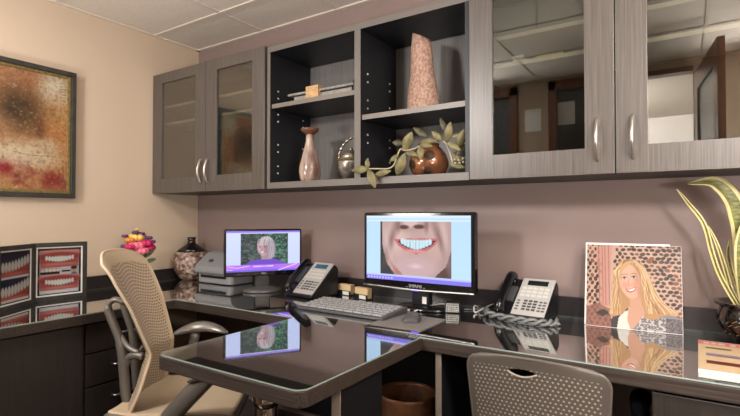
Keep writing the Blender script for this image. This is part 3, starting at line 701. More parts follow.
t = thing('stone_box', 'long flat pale stone box with a tan block clasp, on upper left shelf', 'decorative box', (-1.62, 2.0, 1.838))
obj('base', abox(-1.79, -1.40, 1.965, 2.07, 1.838, 1.874), M['slab'], t, bevel=.002)
bm = B(); box(bm, -1.83, -1.385, 1.955, 2.08, 1.880, 1.893); obj('lid', bm, M['slab'], t, bevel=.004)
obj('neck', abox(-1.785, -1.405, 1.972, 2.065, 1.874, 1.880), M['black'], t)
obj('clasp', abox(-1.69, -1.605, 1.945, 2.085, 1.8385, 1.913), M['tanblock'], t, bevel=.003)
obj('end_cap', abox(-1.385, -1.36, 1.95, 2.08, 1.8385, 1.905), M['black'], t, bevel=.003)

# ------------------------------------------------------------------ painting
pt = thing('framed_painting', 'large square framed abstract painting in rust, cream and red, on beige wall', 'painting', (XL, 1.0, 1.325))
a0, a1, z0, z1, fw = .64, 1.384, 1.323, 2.05, .026
def fr(bm, a0, a1, z0, z1, w, x0, x1):
    box(bm, x0, x1, a0, a1, z0, z0+w); box(bm, x0, x1, a0, a1, z1-w, z1); box(bm, x0, x1, a0, a0+w, z0+w, z1-w); box(bm, x0, x1, a1-w, a1, z0+w, z1-w)
bm = B(); fr(bm, a0, a1, z0, z1, fw, XL+.004, XL+.045); obj('frame', bm, M['frame'], pt, bevel=.003)
bm = B(); fr(bm, a0+fw, a1-fw, z0+fw, z1-fw, .016, XL+.004, XL+.034); obj('liner', bm, M['gold'], pt, bevel=.002)
k = fw+.016
obj('backing', abox(XL+.001, XL+.02, a0+.02, a1-.02, z0+.02, z1-.02), M['black'], pt)
picture('canvas', pic_abstract(), a1-a0-2*k, z1-z0-2*k, M['canvas'], pt, lambda a, b: (.026, a0+k+a-1.0, z0+k+b-1.325))

# ------------------------------------------------------------------ teeth photos on the left desk
def teethframe(label, loc, rotz, second):
    t = thing('photo_frame', label, 'photo frame', loc, rotz); w, h, f = .262, .298, .022
    # local: x across (viewer's left to right), faces -y
    bm = B()
    for a, b, c, d in ((0, w, 0, f), (0, w, h-f, h), (0, f, f, h-f), (w-f, w, f, h-f)): box(bm, a, b, 0, .02, c, d)
    obj('frame', bm, M['frame'], t, local=True, bevel=.002)
    obj('backing', abox(f-.002, w-f+.002, .012, .018, f-.002, h-f+.002), M['black'], t, local=True)
    bm = B()
    for a, b, c, d in ((f, w-f, f, f+.007), (f, w-f, h-f-.007, h-f), (f, f+.007, f+.007, h-f-.007), (w-f-.007, w-f, f+.007, h-f-.007)): box(bm, a, b, .006, .012, c, d)
    o = obj('inner_border', bm, M['white'], t, local=True); o['label'] = 'thin white inner border'
    picture('photo', pic_smiles(second), w-2*f-.014, h-2*f-.014, M['pic'], t, lambda a, b: (f+.007+a, .0085, f+.007+b))
teethframe('black photo frame with two smiles and a small man portrait, beside the tan chair', (-2.748, 1.085, T), math.radians(86), False)
teethframe('black photo frame with two close-up rows of teeth, cut by the left picture edge', (-2.57, .882, T), math.radians(126), True)

# ------------------------------------------------------------------ bouquet
t = thing('flower_vase', 'small vase mostly hidden behind the tan chair, holding bright flowers', 'vase', (-2.79, 1.655, T))
bm = B(); lathe(bm, [(.03, 0), (.036, .02), (.04, .06), (.03, .10), (.024, .12), (.028, .13)], n=28); obj('body', bm, M['vase_black'], t, local=True, smooth=True)
fl = thing('flower_bouquet', 'small bouquet of pink, magenta and yellow flowers above the tan chair back', 'flowers', (-2.79, 1.655, T+.12))
rs = random.Random(4)
def flower(c, r, m):
    bm = B()
    for ring, k, tilt in ((r, 7, .2), (r*.7, 6, .7), (r*.4, 4, 1.2)):
        for i in range(k):
            a = 2*PI*i/k+ring*50; d = Vector((math.cos(a)*math.cos(tilt), math.sin(a)*math.cos(tilt), math.sin(tilt)))
            sphere(bm, Vector(c)+d*ring*.7, ring*.55, n=7, m=5)
    return obj('flower', bm, M[m], fl, local=True, smooth=True)
FL = [(.0, .0, .15, .04, 'pink'), (-.03, .05, .14, .035, 'pink'), (.01, .07, .165, .034, 'magenta'), (.0, .105, .135, .03, 'magenta'), (-.02, .02, .20, .036, 'yellow'), (.0, -.045, .19, .022, 'orange'), (.03, -.06, .15, .024, 'magenta'), (-.03, .07, .21, .02, 'orange'),
      (.0, .04, .225, .018, 'purple'), (.02, .085, .2, .018, 'purple'), (-.01, -.07, .215, .014, 'purple'), (0, .0, .235, .016, 'purple'), (.02, .11, .175, .018, 'purple'), (.03, .03, .12, .03, 'pink'), (.0, -.08, .155, .016, 'purple'), (.0, .015, .255, .01, 'yellow')]
for x, y, z, r, m in FL:
    z -= .02; y *= .85; flower((x, y, z), r*1.12, m)
    bm = B(); tube(bm, spline([(0, 0, -.06), (x*.4, y*.4, z*.4), (x, y, z-r*.2)], 5), .0022, 6); obj('stem', bm, M['green'], fl, local=True, smooth=True)
for a, b in (((.01, .05, .06), (.03, .115, .12)), ((.0, .06, .03), (.03, .12, .05)), ((.0, -.02, .04), (.03, -.09, .11))):
    obj('leaf', leafmesh(a, b, .4), M['green'], fl, local=True, smooth=True, solid=.001)

# ------------------------------------------------------------------ corner vase + printer
t = thing('mosaic_vase', 'round mottled brown vase with black neck, in the desk corner', 'vase', (-2.862, 2.105, T))
bm = B(); lathe(bm, [(.06, 0), (.078, .012), (.108, .055), (.123, .105), (.12, .15), (.1, .192)], n=44); obj('body', bm, M['mosaic'], t, local=True, smooth=True)
bm = B(); lathe(bm, [(.1005, .192), (.075, .215), (.045, .235), (.028, .25), (.025, .27), (.031, .29), (.027, .29), (.02, .27)], n=44); o = obj('neck', bm, M['vase_black'], t, local=True, smooth=True); o['label'] = 'glossy black shoulder and neck'
t = thing('label_printer', 'grey desktop label printer between the corner vase and small monitor', 'printer', (-2.53, 2.11, T))
bm = B(); prism(bm, rrect(-.165, .165, -.085, .115, .03), .004, .062); obj('base', bm, M['grey_pl'], t, local=True, bevel=.006)
bm = B(); pr = [(-.098, .066), (-.10, .085), (-.092, .112), (-.03, .165), (.01, .192), (.05, .2), (.118, .2), (.118, .066)]
a = [bm.verts.new((-.178, y, z)) for y, z in pr]; b = [bm.verts.new((.178, y, z)) for y, z in pr]
bm.faces.new(a); bm.faces.new(b[::-1])
for i in range(len(pr)): bm.faces.new((a[i], a[(i+1) % len(pr)], b[(i+1) % len(pr)], b[i]))
obj('cover', bm, M['grey_pl'], t, local=True, bevel=.008, seg=3)
obj('output_slot', abox(-.12, .12, -.09, -.06, .040, .056), M['black'], t, local=True)
bm = B(); lathe(bm, [(.001, 0), (.022, .0), (.022, .003), (.001, .004)], n=24, sy=.6)
bmesh.ops.rotate(bm, verts=bm.verts, cent=(0, 0, 0), matrix=Matrix.Rotation(math.radians(40), 3, 'X')); bmesh.ops.translate(bm, verts=bm.verts, vec=(-.06, -.055, .1455))
o = obj('badge', bm, M['dgrey'], t, local=True); o['label'] = 'dark oval badge'

# ------------------------------------------------------------------ monitors
def monitor(label, loc, rotz, w, h, zb, bez, chin, pic, logo, lsize, round_base, offy, tilt=0):
    t = thing('monitor', label, 'monitor', loc, rotz); yf = offy
    bm = B(); prism(bm, [(x, z) for x, z in rrect(-w/2, w/2, zb, zb+h, .012)], 0, .04)
    for v in bm.verts: v.co = Vector((v.co.x, yf+.04-v.co.z, v.co.y))
    hs = obj('housing', bm, M['gloss_black'], t, local=True, bevel=.005)
    bm = B(); V = box(bm, -w*.36, w*.36, yf+.04, yf+.075, zb+h*.12, zb+h*.85)
    for v in V:
        if v.co.y > yf+.05: v.co.x *= .8
    obj('rear_shell', bm, M['black'], t, local=True, bevel=.01)
    sw, sh = w-2*bez, h-bez-chin
    picture('screen', pic, sw, sh, M['scr'], t, lambda a, b: (-sw/2+a, yf-.0006, zb+chin+b))
    obj('neck', abox(-.045, .045, yf+.045, yf+.085, .02, zb+h*.4), M['black'], t, local=True, bevel=.006)
    bm = B()
    if round_base: lathe(bm, [(.11, .001), (.113, .006), (.108, .016), (.06, .026), (.03, .032)], (0, yf+.055, 0), 40, sy=.85)
    else: lathe(bm, [(.13, .001), (.132, .008), (.12, .016), (.04, .022)], (0, yf+.075, 0), 40, sy=.62)
    obj('base', bm, M['base_grey' if round_base else 'gloss_black'], t, local=True, smooth=True)
    text('logo', logo, lsize, M['lgrey'], t, (0, yf-.001, zb+chin*.5), (PI/2, 0, 0))
    return t
yaw1 = math.atan2(.36, .237)
m1 = monitor('smaller black monitor with a blonde woman portrait on lavender screen, by the printer', (-2.063, 1.997, T), yaw1, .440, .266, .096, .011, .026, pic_screen_a(), 'DELL', .014, True, -.055)
m2 = monitor('large glossy black monitor showing a close-up smile', (-1.036, 1.955, T), math.radians(-1.2), .574, .356, .098, .016, .036, pic_screen_b(), 'SAMSUNG', .015, False, 0.0)
bm = B(); tube(bm, spline([(-.285, -.004, .104), (0, -.008, .099), (.285, -.004, .104)], 8), .004, 8); o = obj('chin_trim', bm, M['nickel'], m2, local=True, smooth=True); o['label'] = 'silver trim line along the chin'
obj('power_light', abox(-.02, .02, -.006, -.002, .094, .0975), M['led'], m2, local=True)
for i in range(6): obj('button_mark', abox(-.05+i*.018, -.04+i*.018, -.0012, -.0004, .108, .1105), M['grey_pl'], m2, local=True)
obj('sticker', abox(.012, .034, .0435, .0448, .03, .062), M['paper'], m2, local=True)

# ------------------------------------------------------------------ phones
def phone(label, loc, rotz, w, ang, L, lcd, bodyw):
    """face width w, tilted by ang from the desk, length L; origin at front-left bottom of the face; handset at the left"""
    t = thing('desk_phone', label, 'phone', loc, rotz)
    c, s = math.cos(ang), math.sin(ang); z0 = .022
    P = lambda a, b, n: Vector((a, b*c-n*s, z0+b*s+n*c))
    bm = B(); hw = bodyw
    for k, (a0, a1) in enumerate(((-hw, w),)):
        pts = [P(0, 0, -.012), P(0, L, -.012), P(0, L*.98, -.05), P(0, L*.55, -.05)]
        prof = [(-.004, .002), (L*c*1.0+.03, .002), (L*c+.036, z0+L*s-.03), (L*c+.014, z0+L*s-.006), (-.006, z0-.006)]
        a = [bm.verts.new((a0, y, z)) for y, z in prof]; b = [bm.verts.new((a1, y, z)) for y, z in prof]
        bm.faces.new(a); bm.faces.new(b[::-1])
        for i in range(5): bm.faces.new((a[i], a[(i+1) % 5], b[(i+1) % 5], b[i]))
    obj('body', bm, M['black'], t, local=True, bevel=.006)
    def slab(a0, a1, b0, b1, n0, n1):
        bm = B(); v = [bm.verts.new(P(a, b, n)) for n in (n0, n1) for b in (b0, b1) for a in (a0, a1)]
        for f in [(0, 2, 3, 1), (4, 5, 7, 6), (0, 1, 5, 4), (2, 6, 7, 3), (0, 4, 6, 2), (1, 3, 7, 5)]: bm.faces.new([v[i] for i in f])
        return bm
    face = obj('faceplate', slab(0, w, 0, L, -.006, .004), M['lgrey'], t, local=True, bevel=.003)
    obj('display', slab(w*.2, w*.82, L*.80, L*.93, .004, .0055), M[lcd], t, local=True)
    for r in range(4):
        for q in range(3): obj('button', slab(w*(.28+q*.15), w*(.28+q*.15)+w*.105, L*(.12+r*.075), L*(.12+r*.075)+L*.042, .004, .0065), M['dgrey'], t, local=True)
        for q in (.08, .75, .87): obj('button', slab(w*q, w*(q+.085), L*(.12+r*.075), L*(.12+r*.075)+L*.03, .004, .0062), M['dgrey'], t, local=True)
    for r in range(3):
        for q in range(5): obj('button', slab(w*(.08+q*.175), w*(.08+q*.175)+w*.135, L*(.48+r*.1), L*(.48+r*.1)+L*.062, .004, .006), M['button'], t, local=True)
    hx = -hw*.52
    bm = B(); pts = [P(hx, L*.02, .012), P(hx, L*.07, .030), P(hx, L*.25, .036), P(hx, L*.6, .036), P(hx, L*.86, .030), P(hx, L*.93, .012)]
    tube(bm, spline(pts, 6), [(.021+.006*abs(2*i/30-1)**2)*(hw/.075) for i in range(31)], 14, flat=.8); obj('handset', bm, M['gloss_black'], t, local=True, smooth=True)
    obj('cradle', slab(-hw+.004, -.006, L*.3, L*.7, 0, .012), M['dgrey'], t, local=True)
    return t
phone('black desk phone with light face and blue display, between the two monitors', (-1.785, 1.955, T), math.radians(-7), .148, math.radians(42), .225, 'lcd', .06)
p2 = phone('black desk phone with light face and thick coiled cord, right of the large monitor', (-.625, 2.035, T), math.radians(-6), .142, math.radians(41), .205, 'lcd_dark', .085)
# coiled cord of the right phone (a twisted pair lying before it)
for ph in (0, PI):
    ctr = spline([(-.135, .06, .016), (-.09, -.03, .016), (0, -.06, .016), (.09, -.07, .016), (.17, -.055, .016), (.2, .0, .016)], 22)
    pts = []
    for i, c in enumerate(ctr):
        d = (ctr[min(i+1, len(ctr)-1)]-ctr[max(i-1, 0)]).normalized(); s = d.cross(Vector((0, 0, 1)))
        a = i*.28+ph; pts.append(c + s*.0085*math.cos(a) + Vector((0, 0, .0085*math.sin(a))))
    bm = B(); tube(bm, pts, .0072, 8); obj('coiled_cord', bm, M['cable_g'], p2, local=True, smooth=True)

# ------------------------------------------------------------------ keyboard, mouse and mat
kb = thing('keyboard', 'grey computer keyboard in front of the large monitor', 'keyboard', (-1.287, 1.80, T), math.radians(-1.5))
kw, kd = .485, .205
bm = B(); V = box(bm, -kw/2, kw/2, -kd/2, kd/2, .001, .016)
for v in V:
    if v.co.z > .01: v.co.z = .030 if v.co.y > 0 else .014
obj('body', bm, M['dgrey'], kb, local=True, bevel=.004)
km = None; sl = (.030-.014)/kd
for r in range(6):
    nk = [15, 16, 15, 15, 14, 9][r]; y = kd/2-.03-r*.030
    xs = np.linspace(-kw/2+.014, kw/2-.014, nk+1)
    for q in range(nk):
        bm = B(); x0_, x1_ = xs[q]+.002, xs[q+1]-.002; zb_ = .014+sl*(y+kd/2)
        V = box(bm, x0_, x1_, y-.012, y+.012, zb_, zb_+.007)
        for v in V:
            if v.co.z > zb_+.003: v.co.x += (.002 if v.co.x == x0_ else -.002); v.co.y += (.003 if v.co.y < y else -.003)
        obj('key', bm, M['keycap'], kb, local=True)
mp = obj('mouse_mat', None or (lambda b: (prism(b, rrect(-.115, .115, -.12, .12, .008), 0, .003), b)[1])(B()), M['pad'])
mp.location = (-.955, 1.742, T+.0005); mp.rotation_euler = (0, 0, math.radians(1)); tag(mp, 'grey mouse mat on the desk below the large monitor', 'mouse mat')
ms = thing('mouse', 'dark computer mouse on the grey mat', 'mouse', (-.95, 1.765, T+.004), math.radians(20))
bm = B(); gridsurf(bm, lambda u, v: ((.032-.004*math.cos(2*PI*v))*math.cos(PI*u), -.056*math.cos(PI*v), .037*math.sin(PI*u)**.7*math.sin(PI*min(1, max(0, v)))**.6*(.85+.25*(v-.4)) ), 14, 18, uvs=False)
obj('body', bm, M['dgrey'], ms, local=True, smooth=True)
obj('base', (lambda b: (lathe(b, [(.03, 0), (.033, .003)], n=30, sy=1.72), b)[1])(B()), M['black'], ms, local=True)
bm = B(); lathe(bm, [(.009, -.003), (.009, .003)], n=16); bmesh.ops.rotate(bm, verts=bm.verts, cent=(0, 0, 0), matrix=Matrix.Rotation(PI/2, 3, 'Y')); bmesh.ops.translate(bm, verts=bm.verts, vec=(0, .03, .027)); obj('wheel', bm, M['black'], ms, local=True)

# ------------------------------------------------------------------ card holders, adapter, cables
for i, (x, y, rz, lb) in enumerate(((-1.578, 2.165, -12, 'left of two small card holders with cream cards, beside the phone'), (-1.425, 2.105, -14, 'right of two small card holders with cream cards, nearer the large monitor'))):
    t = thing('card_holder', lb, 'card holder', (x, y, T), math.radians(rz), 'card holders on the desk')
    bm = B(); box(bm, -.055, .055, -.022, .022, 0, .006); box(bm, -.055, .055, -.024, -.019, 0, .026); box(bm, -.055, .055, .018, .022, 0, .04)
    obj('tray', bm, M['black'], t, local=True, bevel=.002)
    obj('label_plate', abox(-.005, .045, -.0258, -.0242, .004, .023), M['paper'], t, local=True)
    c = thing('business_cards', ('cream cards standing in the left card holder', 'cream cards standing in the right card holder')[i], 'cards', (x, y, T+.0065), math.radians(rz), 'cream business cards')
    bm = B(); V = box(bm, -.05, .05, -.016, .014, 0, .052); obj('card_stack', bm, M['cream_card'], c, local=True)
t = thing('power_adapter', 'small black box with white printed label, right of the large monitor', 'adapter', (-.885, 2.03, T), math.radians(20))
obj('body', abox(-.034, .034, -.025, .025, 0, .05), M['black'], t, local=True, bevel=.004)
p = Pic(36, 24, (206, 204, 200)); rr = np.random.RandomState(5)
for y in (.2, .42, .64, .84):
    x = .06
    while x < .9:
        l = .04+.14*rr.rand(); p.rect(x, y-.06, min(x+l, .95), y+.06, (40, 40, 44)); x += l+.05
picture('label', p, .056, .038, M['pic'], t, lambda a, b: (-.028+a, -.0256, .006+b))
def cable(label, pts, r, m):
    bm = B(); tube(bm, spline(pts, 8), r, 8); return tag(obj('cable', bm, M[m], smooth=True), label, 'cable')
zc = T+.005
cable('short white cable behind the mouse, under the large monitor', [(-1.07, 1.93, zc), (-1.06, 1.965, zc), (-1.02, 2.01, zc+.004), (-.99, 2.06, zc+.02)], .0045, 'cable_w')
cable('white cable running from the large monitor to the small adapter', [(-1.03, 1.93, zc), (-1.0, 2.0, zc+.012), (-.965, 2.06, zc+.02), (-.925, 2.07, zc+.02), (-.89, 2.058, zc+.018)], .0032, 'cable_w')
cable('looped pale cable beside the right desk phone', [(-.83, 2.2, zc), (-.81, 2.1, zc+.02), (-.79, 2.06, zc), (-.77, 2.12, zc+.012), (-.74, 2.17, zc+.025), (-.72, 2.2, zc)], .0035, 'cable_w')
cable('grey cable lying on the desk towards the back wall', [(-.86, 2.1, zc), (-.83, 2.12, zc), (-.8, 2.16, zc), (-.79, 2.21, zc)], .003, 'cable_g')
cable('pale cable crossing in front of the right phone handset', [(-.80, 2.18, zc), (-.79, 2.1, zc), (-.765, 2.04, zc), (-.745, 2.0, zc)], .0035, 'cable_g')

# ------------------------------------------------------------------ portrait print, plant, magazine
t = thing('portrait_print', 'square photo print of a smiling woman with long blonde hair, leaning on back wall', 'photo print', (-.338, 2.09, T), math.radians(3))
tl = math.radians(-13); W = .328
def lean(y, z): return (y*math.cos(tl)-z*math.sin(tl), y*math.sin(tl)+z*math.cos(tl))
bm = B(); V = box(bm, 0, W, 0, .008, 0, W)
for v in V: v.co.y, v.co.z = lean(v.co.y, v.co.z)
obj('print_board', bm, M['white'], t, local=True)
picture('photo', pic_woman(), W-.002, W-.002, M['pic'], t, lambda a, b: (.001+a, lean(-.0008, .001+b)[0], lean(-.0008, .001+b)[1]))
bm = B(); V = box(bm, -.006, W-.036, .009, .012, .004, W+.008)
for v in V: v.co.y, v.co.z = lean(v.co.y, v.co.z)
obj('backing_sheet', bm, M['white'], t, local=True)

pl = thing('potted_plant', 'black lacquer pot with tall twisted cream-edged leaves, at the right', 'potted plant', (.198, 2.08, T))
prof = [(.055, 0), (.068, .01), (.102, .05), (.114, .085), (.104, .118), (.1, .125), (.118, .135), (.12, .142), (.106, .142), (.096, .12)]
bm = B(); lathe(bm, prof, n=44); obj('pot', bm, M['bin_pot'], pl, local=True, smooth=True)
bm = B(); lathe(bm, [(.001, .126), (.093, .124)], n=30, cap=False); obj('soil', bm, M['soil'], pl, local=True)
for k in range(26):
    a = math.radians(random.uniform(-170, -20)); z = random.uniform(.03, .1); R = np.interp(z, [.01, .05, .085, .118], [.068, .102, .114, .104])+.0005
    bm = B(); c = (R*math.cos(a), R*math.sin(a), z); d = random.uniform(.008, .018)
    tube(bm, [Vector(c)+Vector((-math.sin(a), math.cos(a), 0))*-d*.5+Vector((0, 0, -d*.3)), Vector(c), Vector(c)+Vector((-math.sin(a), math.cos(a), 0))*d*.5+Vector((0, 0, d*.3))], .0012, 5); obj('gold_mark', bm, M['fleck'], pl, local=True)
def blade(pts, wid, tw0=0.0, tw1=0.0, edge=.26):
    c = spline([Vector(p)-Vector((.198, 2.08, T)) for p in pts], 8); n = len(c); bm = B(); V = []
    for i, p in enumerate(c):
        t_ = i/(n-1); d = (c[min(i+1, n-1)]-c[max(i-1, 0)]).normalized(); s0 = d.cross(Vector((0, -1, 0))).normalized(); n0 = s0.cross(d)
        a = tw0+(tw1-tw0)*t_; s = s0*math.cos(a)+n0*math.sin(a); nn = n0*math.cos(a)-s0*math.sin(a)
        w = np.interp(t_, [0, .15, .55, .8, .93, 1], wid)
        V.append([bm.verts.new(p+s*w*q+nn*.12*w*(1-4*q*q)*-1) for q in (-.5, -.5+edge, -.12, .12, .5-edge, .5)])
    for i in range(n-1):
        for j in range(5):
            f = bm.faces.new((V[i][j], V[i][j+1], V[i+1][j+1], V[i+1][j])); f.material_index = 0 if j in (0, 4) else 1
    return obj('leaf', bm, [M['plant_edge'], M['plant_mid']], pl, local=True, smooth=True, solid=.0022)
zb = T+.12
blade([(.15, 2.06, zb), (.118, 2.06, .97), (.094, 2.06, 1.028), (.075, 2.06, 1.101), (.054, 2.06, 1.194), (.011, 2.05, 1.264), (-.025, 2.05, 1.318)], [.014, .016, .016, .014, .009, .002], edge=.4)
blade([(.175, 2.08, zb), (.165, 2.08, 1.0), (.16, 2.07, 1.1), (.155, 2.06, 1.2), (.135, 2.05, 1.28), (.085, 2.04, 1.338), (.009, 2.03, 1.335)], [.02, .03, .058, .05, .022, .004], tw0=.2, tw1=-.4, edge=.2)
blade([(.16, 2.07, zb), (.132, 2.07, .96), (.111, 2.07, 1.05), (.089, 2.06, 1.13), (.067, 2.06, 1.186)], [.012, .014, .014, .010, .007, .002], edge=.4)
blade([(.16, 2.05, zb), (.15, 2.03, 1.0), (.148, 2.02, 1.1), (.16, 2.02, 1.18), (.19, 2.02, 1.25)], [.014, .02, .026, .02, .012, .003], tw0=.6, tw1=-.5)
blade([(.17, 2.09, zb), (.14, 2.09, 1.0), (.125, 2.1, 1.08), (.13, 2.1, 1.14)], [.012, .014, .016, .012, .008, .002], tw0=.9, tw1=.2)
blade([(.2, 2.06, zb), (.2, 2.04, 1.05), (.21, 2.03, 1.2), (.25, 2.02, 1.3)], [.02, .034, .05, .04, .02, .004], tw0=-.5, tw1=.5)
blade([(.225, 2.08, zb), (.25, 2.07, 1.05), (.27, 2.06, 1.18), (.33, 2.04, 1.27)], [.018, .03, .045, .04, .02, .004])
blade([(.19, 2.03, zb), (.172, 2.0, .97), (.165, 1.99, 1.04), (.172, 1.98, 1.1)], [.01, .013, .014, .011, .007, .002], tw0=-.8, tw1=.4)

mg = thing('magazine', 'cream magazine with pink title band, lying at the right desk edge', 'magazine', (.026, 1.625, T), math.radians(-1))
mw, md = .29, .378
bm = B(); box(bm, 0, mw, 0, md, .0005, .011); obj('pages', bm, M['paper'], mg, local=True)
p = Pic(110, 140, (236, 204, 160)); p.mix(p.fbm(5, 8)*.5, (246, 224, 186)); p.rect(0, .02, 1, .15, (236, 120, 120)); rr = np.random.RandomState(2)
x = .05
for k in range(9):
    l = .04+.04*rr.rand(); p.rect(x, .055, x+l, .12, (250, 226, 220)); x += l+.02+.03*(k % 3 == 2)
for (a, b, c, d, col) in ((.07, .24, .3, .3, (120, 96, 86)), (.07, .46, .4, .5, (176, 150, 170)), (.07, .5, .36, .55, (140, 120, 150)), (.07, .7, .4, .8, (120, 44, 40)), (.5, .35, .95, .9, (222, 196, 180)), (.45, .74, .9, .78, (206, 170, 140))): p.rect(a, b, c, d, col)
p.ell(.74, .55, .16, .12, (240, 232, 226), soft=.4); p.ell(.78, .7, .2, .1, (190, 180, 186), soft=.5)
picture('cover', p, mw, md, M['pic'], mg, lambda a, b: (a, b, .0115))

# ------------------------------------------------------------------ waste bin
t = thing('waste_bin', 'round hammered copper waste bin under the desk', 'bin', (-1.03, 1.87, 0))
bm = B(); lathe(bm, [(.105, 0), (.108, .005), (.124, .435), (.127, .45), (.121, .45), (.119, .435), (.103, .02)], n=48, cap=False); 
obj('shell', bm, M['copper'], t, local=True, smooth=True)
bm = B(); lathe(bm, [(.104, .0), (.104, .018)], n=48); obj('bottom', bm, M['copper_dark'], t, local=True)

# ------------------------------------------------------------------ chairs
def chairbase(t, m, a0=.3):
    bm = B(); lathe(bm, [(.028, .10), (.028, .30), (.02, .30), (.02, .41)], n=20); obj('gas_column', bm, M['black'], t, local=True, smooth=True)
    for k in range(5):
        a = 2*PI*k/5+a0; d = Vector((math.cos(a), math.sin(a), 0))
        bm = B(); tube(bm, [Vector((0, 0, .115)), d*.15+Vector((0, 0, .10)), d*.3+Vector((0, 0, .075))], [.028, .022, .016], 10); l = obj('base_arm', bm, m, t, local=True, smooth=True)
        bm = B(); s = Vector((-d.y, d.x, 0))
        for q in (-.016, .016):
            c = d*.3+Vector((0, 0, .0295))+s*q; rg = []
            for e in (-.009, .009): rg.append([bm.verts.new(c+s*e+d*.0295*math.cos(2*PI*i/16)+Vector((0, 0, .0295*math.sin(2*PI*i/16)))) for i in range(16)])
            for i in range(16): bm.faces.new((rg[0][i], rg[0][(i+1) % 16], rg[1][(i+1) % 16], rg[1][i]))
            bm.faces.new(rg[0][::-1]); bm.faces.new(rg[1])
        tube(bm, [d*.3+Vector((0, 0, .03)), d*.3+Vector((0, 0, .08))], .008, 8)
        obj('caster', bm, M['black'], l, local=True)
def armrest(t, sx, y, zt, pm, fm, lean=.06, L=.26, W=.285, pw=.042, fwd=0.0):
    bm = B(); tube(bm, spline([(sx*.21, y-fwd-.06, .40), (sx*.265, y-fwd*.55-.03, .52), (sx*W, y-.01, zt-.02)], 6), .024, 10, flat=1.5) if fwd else tube(bm, spline([(sx*.20, y+.02-fwd, .42), (sx*(W-.025), y+.02-lean*.2-fwd, .44), (sx*W, y-lean*.5-fwd*.7, .52), (sx*W, y-lean*.2, zt-.03)], 6), .023, 10, flat=1.3); a = obj('arm_post', bm, fm, t, local=True, smooth=True)
    bm = B()
    def f(u, v):
        A = 2*PI*u; yy = y+(v-.45)*L; w = pw*(math.sin(PI*min(1, max(0, v*.98+.01)))**.45)
        hh = .026*(math.sin(PI*min(1, max(0, v*.98+.01)))**.45)
        return (sx*W+w*math.cos(A), yy, zt-.004-.03*(v-.55)**2*4-.02*max(0, v-.6)+hh*math.sin(A))
    gridsurf(bm, f, 16, 16, uvs=False); obj('arm_pad', bm, pm, a, local=True, smooth=True)

# left, tan chair: local y = forward
lc = thing('office_chair', 'tan perforated high-back office chair with grey frame, by the peninsula', 'chair', (-1.80, 1.27, 0), math.atan2(.62, .78)-PI/2)
def back(u, v):
    # v 0 bottom .44, 1 top 1.05 ; waist at ~.38
    z = .44+.60*v
    hw = np.interp(v, [0, .12, .38, .6, .85, 1], [.215, .19, .135, .165, .198, .198])
    y = np.interp(v, [0, .15, .38, .7, 1], [-.19, -.155, -.125, -.19, -.275])
    q = (u-.5)*2; z += (.036*(1-abs(q)**3) - .006*abs(q)**8)*max(0, (v-.75)/.25) 
    curl = .012*max(0, (v-.9)/.1)**2
    return (q*hw, y+.055*q*q-.0-curl, z)
bm = B(); gridsurf(bm, back, 40, 50); obj('backrest', bm, M['mirra'], lc, local=True, smooth=True, solid=.008)
bm = B(); pts = [back(0, v) for v in np.linspace(0, 1, 24)] + [back(u, 1) for u in np.linspace(0, 1, 16)[1:-1]] + [back(1, v) for v in np.linspace(1, 0, 24)]
tube(bm, pts, .006, 8); obj('back_rim', bm, M['seat_tan'], lc, local=True, smooth=True)
bm = B()
def seat(u, v):
    q = (u-.5)*2; return (q*(.235-.02*(2*v-1)**2), -.2+.46*v, .445+.02*q*q-.02*max(0, v-.75)**2*16*.6+.03*max(0, .2-v)*5*.4)
gridsurf(bm, seat, 24, 24); obj('seat', bm, M['seat_tan'], lc, local=True, smooth=True, solid=.022)
bm = B(); tube(bm, [Vector(seat(u, 0)) - Vector((0, 0, .012)) for u in np.linspace(0, 1, 12)] + [Vector(seat(1, v))-Vector((0, 0, .012)) for v in np.linspace(0, 1, 16)[1:]] + [Vector(seat(u, 1))-Vector((0, 0, .012)) for u in np.linspace(1, 0, 12)[1:]] + [Vector(seat(0, v))-Vector((0, 0, .012)) for v in np.linspace(1, 0, 16)[1:]], .016, 8)
obj('seat_frame', bm, M['graphite'], lc, local=True, smooth=True)
obj('mechanism', abox(-.1, .1, -.12, .12, .385, .425), M['black'], lc, local=True, bevel=.012)
for sx in (-1, 1):
    bm = B(); tube(bm, spline([(sx*.05, -.04, .40), (sx*.055, -.14, .405), (sx*.06, -.19, .47), (sx*.062, -.203, .58), (sx*.066, -.215, .70), (sx*.072, -.248, .80), (sx*.075, -.262, .85), (sx*.075, -.238, .882), (sx*.075, -.195, .87)], 6), [.026]*25+[.022]*12+[.016]*12, 12, flat=.7)
    obj('spine', bm, M['graphite'], lc, local=True, smooth=True)
    bm = B(); tube(bm, spline([(sx*.062, -.203, .60), (sx*.075, -.18, .645), (sx*.09, -.15, .66), (sx*.095, -.118, .655)], 6), .015, 10); tube(bm, spline([(sx*.066, -.215, .73), (sx*.08, -.18, .69), (sx*.095, -.135, .67)], 6), .011, 10)
    obj('back_brace', bm, M['graphite'], lc, local=True, smooth=True)
armrest(lc, -1, .0, .69, M['arm_silver'], M['graphite']); armrest(lc, 1, .20, .655, M['arm_silver'], M['graphite'], lean=-.02, fwd=.16, L=.2)
chairbase(lc, M['graphite'])

